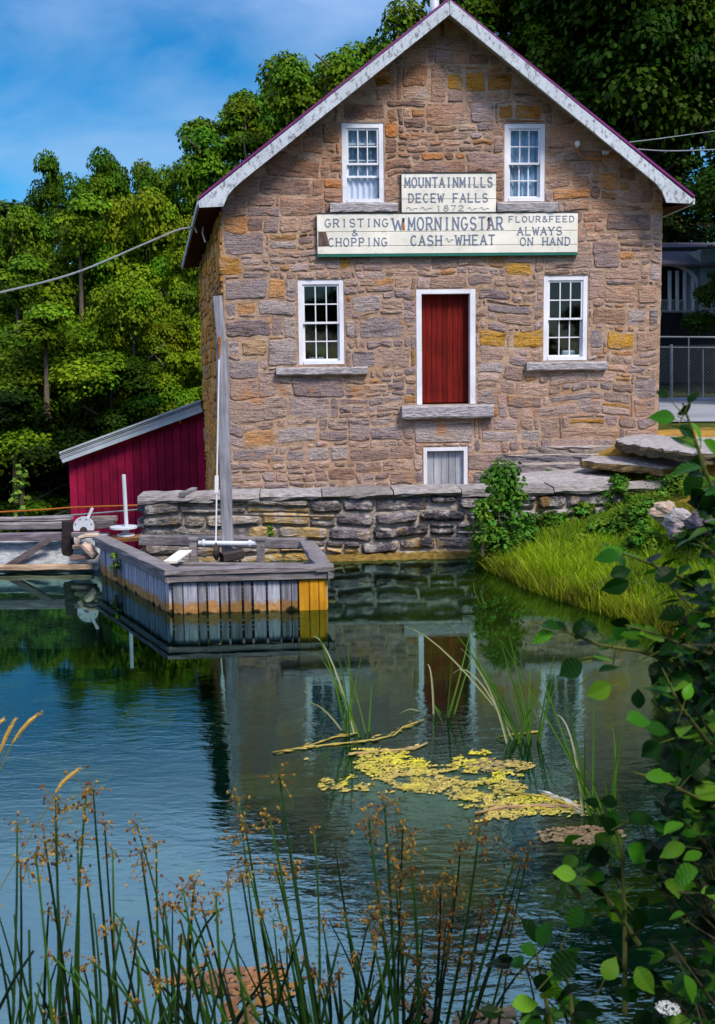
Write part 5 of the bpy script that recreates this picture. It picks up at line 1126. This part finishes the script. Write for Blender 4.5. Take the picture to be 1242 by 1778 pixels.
KEY = [(30, 1430, 15, .8), (97, 1385, 105, 1.3), (97, 1450, 118, 2.0), (62, 1480, 90, 1.3), (78, 1462, 130, 1.0), (150, 1375, 130, .9), (162, 1372, 210, 1.5), (135, 1460, 125, 1.0), (182, 1430, 215, .8), (196, 1478, 200, .8), (238, 1432, 330, 1.0),
 (245, 1480, 290, 1.7), (272, 1465, 285, .9), (36, 1500, 30, .7), (318, 1545, 380, 1.8), (338, 1532, 330, 1.0), (352, 1580, 420, 1.1), (375, 1550, 395, .7), (395, 1535, 440, .6), (150, 1520, 165, .8), (85, 1580, 80, .8), (200, 1605, 250, 1.0), (285, 1570, 300, 1.0), (300, 1575, 300, .7),
 (485, 1345, 560, 1.1), (415, 1385, 470, .9), (425, 1430, 490, 1.3), (468, 1420, 530, 1.0), (430, 1500, 520, 1.3), (420, 1520, 480, 1.0), (480, 1510, 540, 1.2), (510, 1505, 560, 1.2), (545, 1440, 545, .5), (582, 1470, 640, .0),
 (640, 1420, 700, 1.3), (668, 1400, 690, 1.4), (700, 1440, 690, 1.3), (715, 1500, 720, 2.0), (680, 1480, 700, 1.0), (790, 1545, 740, 2.2), (765, 1535, 740, 1.6), (833, 1435, 760, 1.7), (800, 1470, 740, 1.0), (838, 1580, 790, 1.6), (660, 1570, 680, 1.8), (700, 1640, 710, 1.3), (775, 1600, 755, 1.5),
 (895, 1490, 800, 1.1), (918, 1475, 830, 1.2), (885, 1575, 800, 1.3), (905, 1500, 790, .6), (640, 1600, 690, 1.0), (600, 1590, 640, .8), (560, 1600, 600, .9), (505, 1640, 540, .8), (540, 1680, 570, .8), (730, 1700, 740, 1.3), (820, 1660, 800, 1.4), (880, 1690, 850, 1.0), (455, 1590, 500, .9), (480, 1570, 530, .7), (620, 1660, 650, .8)]
for (x, y, b_, h_) in KEY: bulrush(x, y, b_, rg.uniform(3.55, 4.25), rg.uniform(-.03, .05), h_ * .95, rg, LAB_B if h_ >= 1.5 else LAB_N if h_ == 0 else LAB_T)
for i in range(125):
    x = rg.choice([rg.uniform(-20, 400), rg.uniform(-20, 380), rg.uniform(400, 760), rg.uniform(400, 980)]); y = rg.uniform(1560, 1770) if x < 400 else rg.uniform(1590, 1775); b_ = x + rg.gauss(25 if x < 620 else -25, 45); h_ = rg.choice([0, 0, 0, 0, .5, .8])
    bulrush(x, y, b_, rg.uniform(3.3, 4.4), rg.choice([-1, 1]) * rg.uniform(.12, .3) if i % 7 == 0 else rg.uniform(-.07, .07), h_, rg, LAB_N if h_ == 0 else LAB_T)
# dry golden grass heads at the left
for (pts, lab) in ((((70, 1238), (52, 1252), (36, 1270), (22, 1290), (-30, 1400)), 'golden grass head leaning right, longest at the left edge'), (((26, 1250), (16, 1268), (8, 1285), (0, 1308), (-40, 1420)), 'golden grass head just left of the longest one'), (((8, 1248), (-4, 1258), (-12, 1270), (-22, 1285), (-60, 1400)), 'golden grass head cut by the left edge'), (((138, 1335), (122, 1347), (108, 1360), (97, 1376), (-10, 1560)), 'golden grass head above the bulrushes, lowest at the left')):
    P_ = [PY(x, y, 3.4) for x, y in pts]; root = thing('golden_grass', lab, 'grass head', V((P_[-1].x - .3, 3.4, .3)), 'golden grass heads'); mb = MB(); mb.tube([P_[0], P_[0].lerp(P_[1], .5), P_[1], P_[2], P_[3]], [.001, .005, .0068, .0065, .003], 7, (.52, .33, .07)); 
    for i in range(120):
        t = rg.random() * 2.9; k = int(t); q = P_[k].lerp(P_[k + 1], t - k); dd = V((rg.gauss(0, 1), rg.gauss(0, 1), rg.gauss(0, 1))).normalized(); mb.tube([q, q + dd * .0085 + (P_[k] - P_[k + 1]).normalized() * .008], [.0016, .0004], 3, (.55, .36, .10))
    mb.build('seed_head', M_SEED, root); s_ = MB(); s_.tube([P_[3], P_[4], P_[4] + (P_[4] - P_[3]) * 1.6], [.002, .0022, .0025], 5, (.20, .20, .05)); s_.build('stem', M_REED, root)

# ------------------------------------------------------------------ alders at the right
def leaf(mb, base, dirv, nrm, ln, col, rg, wr=.78):
    d = dirv.normalized(); s_ = d.cross(nrm).normalized(); n = s_.cross(d); k = 12; vs = []; cup = rg.uniform(.05, .3); droop = rg.uniform(.0, .55); pl = rg.choice([.006, .012, .02, .03]); wr *= rg.uniform(.8, 1.1)
    for i in range(k + 1):
        t = i / k; w_ = ln * wr * .5 * math.sin(math.pi * min(1, t ** .92 * .97 + .03)) ** .85 * (1.0 + .1 * t) * (1 + (.03 if i % 2 else -.02)); z = (i % 2) * ln * pl; c = base + d * (ln * t) - n * (droop * ln * t * t)
        if i == k: c = c + d * ln * .05; w_ = ln * .012
        vs += [c - s_ * w_ + n * (w_ * cup + z), c - n * 0, c + s_ * w_ + n * (w_ * cup + z)]
    fs = []
    for i in range(k): fs += [(3 * i, 3 * i + 1, 3 * i + 4, 3 * i + 3), (3 * i + 1, 3 * i + 2, 3 * i + 5, 3 * i + 4)]
    mb.add(vs, fs, col)
def alder(label, stems, leaves, fill, seed, Y0):
    rg = random.Random(seed); root = thing('alder_shrub', label, 'alder', V((PY(stems[0][0][0], 1700, Y0).x, Y0, .2)), 'alders on the near bank'); br = MB(); lf = MB()
    for s_ in stems:
        P_ = [PY(x, y, Y0 + dy) for x, y, dy in s_]; n = len(P_); br.tube(P_, [.0085 * (1 - .7 * i / max(1, n - 1)) for i in range(n)], 6, (.10, .11, .03))
        for i in range(n - 1):
            seg = P_[i + 1] - P_[i]
            for t in np.arange(.15, 1.0, .05 / max(.05, seg.length)):
                b = P_[i].lerp(P_[i + 1], t); a = rg.uniform(0, 6.28); dv = (seg.normalized() * .5 + V((math.cos(a), math.sin(a) * .6, rg.uniform(-.3, .5)))); nv = V((rg.gauss(0, .5), -.25 + rg.gauss(0, .4), 1)); leaf(lf, b, dv, nv, rg.uniform(.045, .085), lcol(rg), rg)
    for (x, y, l_, ang, tilt) in leaves:
        Y = Y0 + rg.uniform(-.15, .15); b = PY(x, y, Y); dv = CR * math.cos(rad(ang)) + CU * math.sin(rad(ang)); nv = V((rg.gauss(0, .25), -1 + tilt, tilt + .25)); leaf(lf, b, dv, nv, l_ / FPX * Y, tuple(V(lcol(rg)) * 1.5), rg)
        br.tube([b - dv * .05 + V((0, .01, -.02)), b], [.002, .0014], 4, (.12, .14, .03))
    for (poly_x, poly_y, n, dY, *dark) in fill:
        for i in range(n):
            x = rg.uniform(*poly_x); y = rg.uniform(*poly_y); lim = poly_x[0] + (poly_x[1] - poly_x[0]) * .35 * (.5 + .5 * math.sin(y * .021 + seed)); 
            if x < lim and rg.random() < .8: continue
            b = PY(x, y, Y0 + rg.uniform(*dY)); a = rg.uniform(0, 6.28); dv = V((math.cos(a) - .25, math.sin(a), rg.uniform(-.7, .4))); nv = V((rg.gauss(0, .5), rg.gauss(-.3, .5), 1)); leaf(lf, b, dv, nv, rg.uniform(.04, .08), tuple(V(rg.choice([(.003, .012, .002), (.004, .02, .003), (.008, .036, .004)]))) if dark else lcol(rg), rg)  # dark fills: shade inside the shrub put into the leaf colour
            if i % 4 == 0: br.tube([b, b - dv.normalized() * .12 + V((.05, .05, -.05)), b + V((.25, .15, -.35))], [.0015, .003, .005], 4, (.06, .055, .03))
    br.build('branches', M_BARK, root); lf.build('foliage', M_ALDER, root)
def lcol(rg): return tuple(V(rg.choice([(.010, .050, .004), (.022, .10, .006), (.005, .024, .003), (.003, .014, .002), (.004, .018, .003), (.05, .16, .008), (.08, .18, .012)])) * rg.uniform(.7, 1.2))
alder('tall dark alder leaning in along the right edge', [
 [(1290, 1000, 0), (1262, 900, 0), (1225, 820, 0), (1206, 760, 0), (1186, 700, 0)], [(1300, 1180, .1), (1242, 1140, .1), (1180, 1118, .05), (1130, 1098, 0), (1085, 1085, 0)], [(1290, 1080, .1), (1200, 1010, .1), (1120, 975, 0), (1080, 960, 0)],
 [(1320, 1260, .2), (1200, 1160, .1), (1110, 1130, 0), (1040, 1120, 0), (980, 1095, 0), (930, 1080, 0)], [(1320, 1350, .2), (1230, 1290, .1), (1180, 1225, 0), (1150, 1160, 0)], [(1330, 1460, .2), (1240, 1400, .1), (1160, 1360, 0), (1100, 1340, 0)], [(1320, 1000, .3), (1240, 960, .2), (1200, 930, .2)]],
 [(1178, 742, 46, -25, .4), (1200, 735, 44, -50, .7), (1172, 728, 40, 165, .2), (1214, 790, 40, -100, .5), (1222, 765, 40, -30, .4), (1215, 820, 46, -120, .3), (1230, 850, 44, -80, .6), (1196, 700, 26, 60, .5), (1160, 690, 22, 150, .5),
  (1085, 985, 50, 110, .8), (1078, 965, 42, 175, .4), (1092, 1010, 48, 200, -.2), (1060, 1000, 40, 20, .2), (960, 1100, 38, 195, .3), (1000, 1110, 40, 65, .2), (1040, 1098, 36, 150, .6), (1072, 1112, 40, 80, .4), (1010, 1150, 44, 210, .3), (1040, 1166, 36, 20, .8), (1030, 1140, 34, -10, .9), (1060, 1190, 44, 205, -.2), (985, 1095, 26, 140, .6),
  (1150, 1128, 50, 10, .8), (1180, 1130, 40, -20, .6), (1110, 1230, 34, 95, .9), (1088, 1250, 44, 10, .5), (1120, 1262, 44, -10, .4), (1170, 1300, 40, -70, .4), (1146, 1290, 40, 215, .4), (1200, 1345, 44, 40, .2), (1190, 1215, 30, 70, .7), (1140, 1010, 44, 40, .5), (1165, 1020, 36, 15, .7), (1190, 1060, 46, 195, .3), (1215, 1095, 40, 40, .6)],
 [((1150, 1300), (980, 1130), 90, (-.1, .9)), ((1140, 1300), (1080, 1440), 260, (0, 1.0)), ((1150, 1420), (1090, 1500), 480, (.7, 2.2), 1), ((1120, 1330), (1380, 1820), 300, (.2, 1.2), 1), ((1215, 1300), (830, 960), 40, (-.1, .6)), ((1150, 1300), (1400, 1800), 90, (-.2, .9))], 5, 2.75)
alder('young bright alder sprout standing in front of the near water', [[(1110, 1640, 0), (1070, 1580, 0), (1040, 1540, 0), (1010, 1510, 0)], [(1085, 1760, 0), (1085, 1600, 0), (1080, 1480, 0), (1065, 1430, 0)], [(1010, 1560, 0), (985, 1530, 0), (960, 1510, 0)]],
 [(1092, 1425, 46, 15, .5), (1130, 1432, 30, -15, .6), (1072, 1395, 30, 170, .4), (1060, 1480, 46, 200, .2), (1090, 1470, 48, -30, .3), (1060, 1560, 52, -60, .4), (1045, 1540, 44, 120, .5), (1100, 1580, 46, -60, .5), (1040, 1400, 26, 150, .6), (1065, 1440, 34, 90, .4), (1000, 1520, 40, 170, .5), (1180, 1435, 24, 30, .6), (1210, 1450, 26, 160, .6), (1190, 1470, 44, 190, .5), (1030, 1590, 34, 200, .5)], [((985, 1130), (1440, 1640), 14, (-.1, .3))], 8, 3.0)
alder('low pale green alder sprout at the bottom among the bulrush stems', [[(960, 1800, 0), (945, 1720, 0), (930, 1650, 0)], [(1000, 1800, 0), (985, 1700, 0), (975, 1640, 0)]],
 [(905, 1600, 52, -40, .6), (935, 1640, 46, 60, .6), (960, 1690, 56, 40, .3), (990, 1610, 44, 60, .4), (925, 1700, 44, -20, .2), (1050, 1700, 40, 60, .4), (1010, 1740, 44, -160, .4), (890, 1745, 48, 10, .4), (905, 1765, 46, -10, .4), (870, 1760, 40, 170, .5), (930, 1655, 30, 150, .5)], [((860, 1080), (1660, 1800), 16, (-.1, .3)), ((1100, 1290), (1620, 1800), 50, (-.2, .4))], 13, 2.9)
# white umbel flower
P0 = PY(1160, 1752, 2.8); fo = thing('white_flower', 'white flat-topped wildflower at the bottom right corner', 'flower', V((P0.x + .05, 2.8, .2))); mb = MB()
for i in range(160):
    a = rg.uniform(0, 6.28); q = rg.random() ** .5 * .034; c = P0 + V((math.cos(a) * q, math.sin(a) * q, .008 - q * .15 + rg.uniform(-.002, .002))); mb.tube([c, c + V((0, 0, .0025))], [.0028, .001], 5, (.75, .76, .70))
mb.build('petals', M_SEED, fo); mb = MB(); mb.tube([P0, P0 + V((.03, 0, -.2)), P0 + V((.05, 0, -.7))], [.0018, .0025, .003], 6, (.05, .11, .02))
for i in range(12): a = 6.28 * i / 12; mb.tube([P0 + V((.005, 0, -.03)), P0 + V((math.cos(a) * .026, math.sin(a) * .026, .005))], .0008, 4, (.06, .13, .03))
mb.build('stem', M_REED, fo)
# weeds on the crib
for i, (x, y, Y_) in enumerate([(185, 960, None), (200, 985, None), (328, 940, None), (520, 940, None), (470, 952, None)]):
    p = PZ(x, y, .25); shrub('crib_weed', ['green weed tuft growing from the left face of the crib', 'lower green weed tuft on the left face of the crib', 'small weed beside the left bearing block', 'small weed at the right rear of the crib', 'tiny weed inside the crib behind the right bearing block'][i], 'weed', V((p.x, p.y, .22 if i < 2 else .4)), .09 if i < 2 else .05, .22 if i < 2 else .16, 14, 12, .035, (.10, .20, .02), 70 + i, group='weeds on the crib')
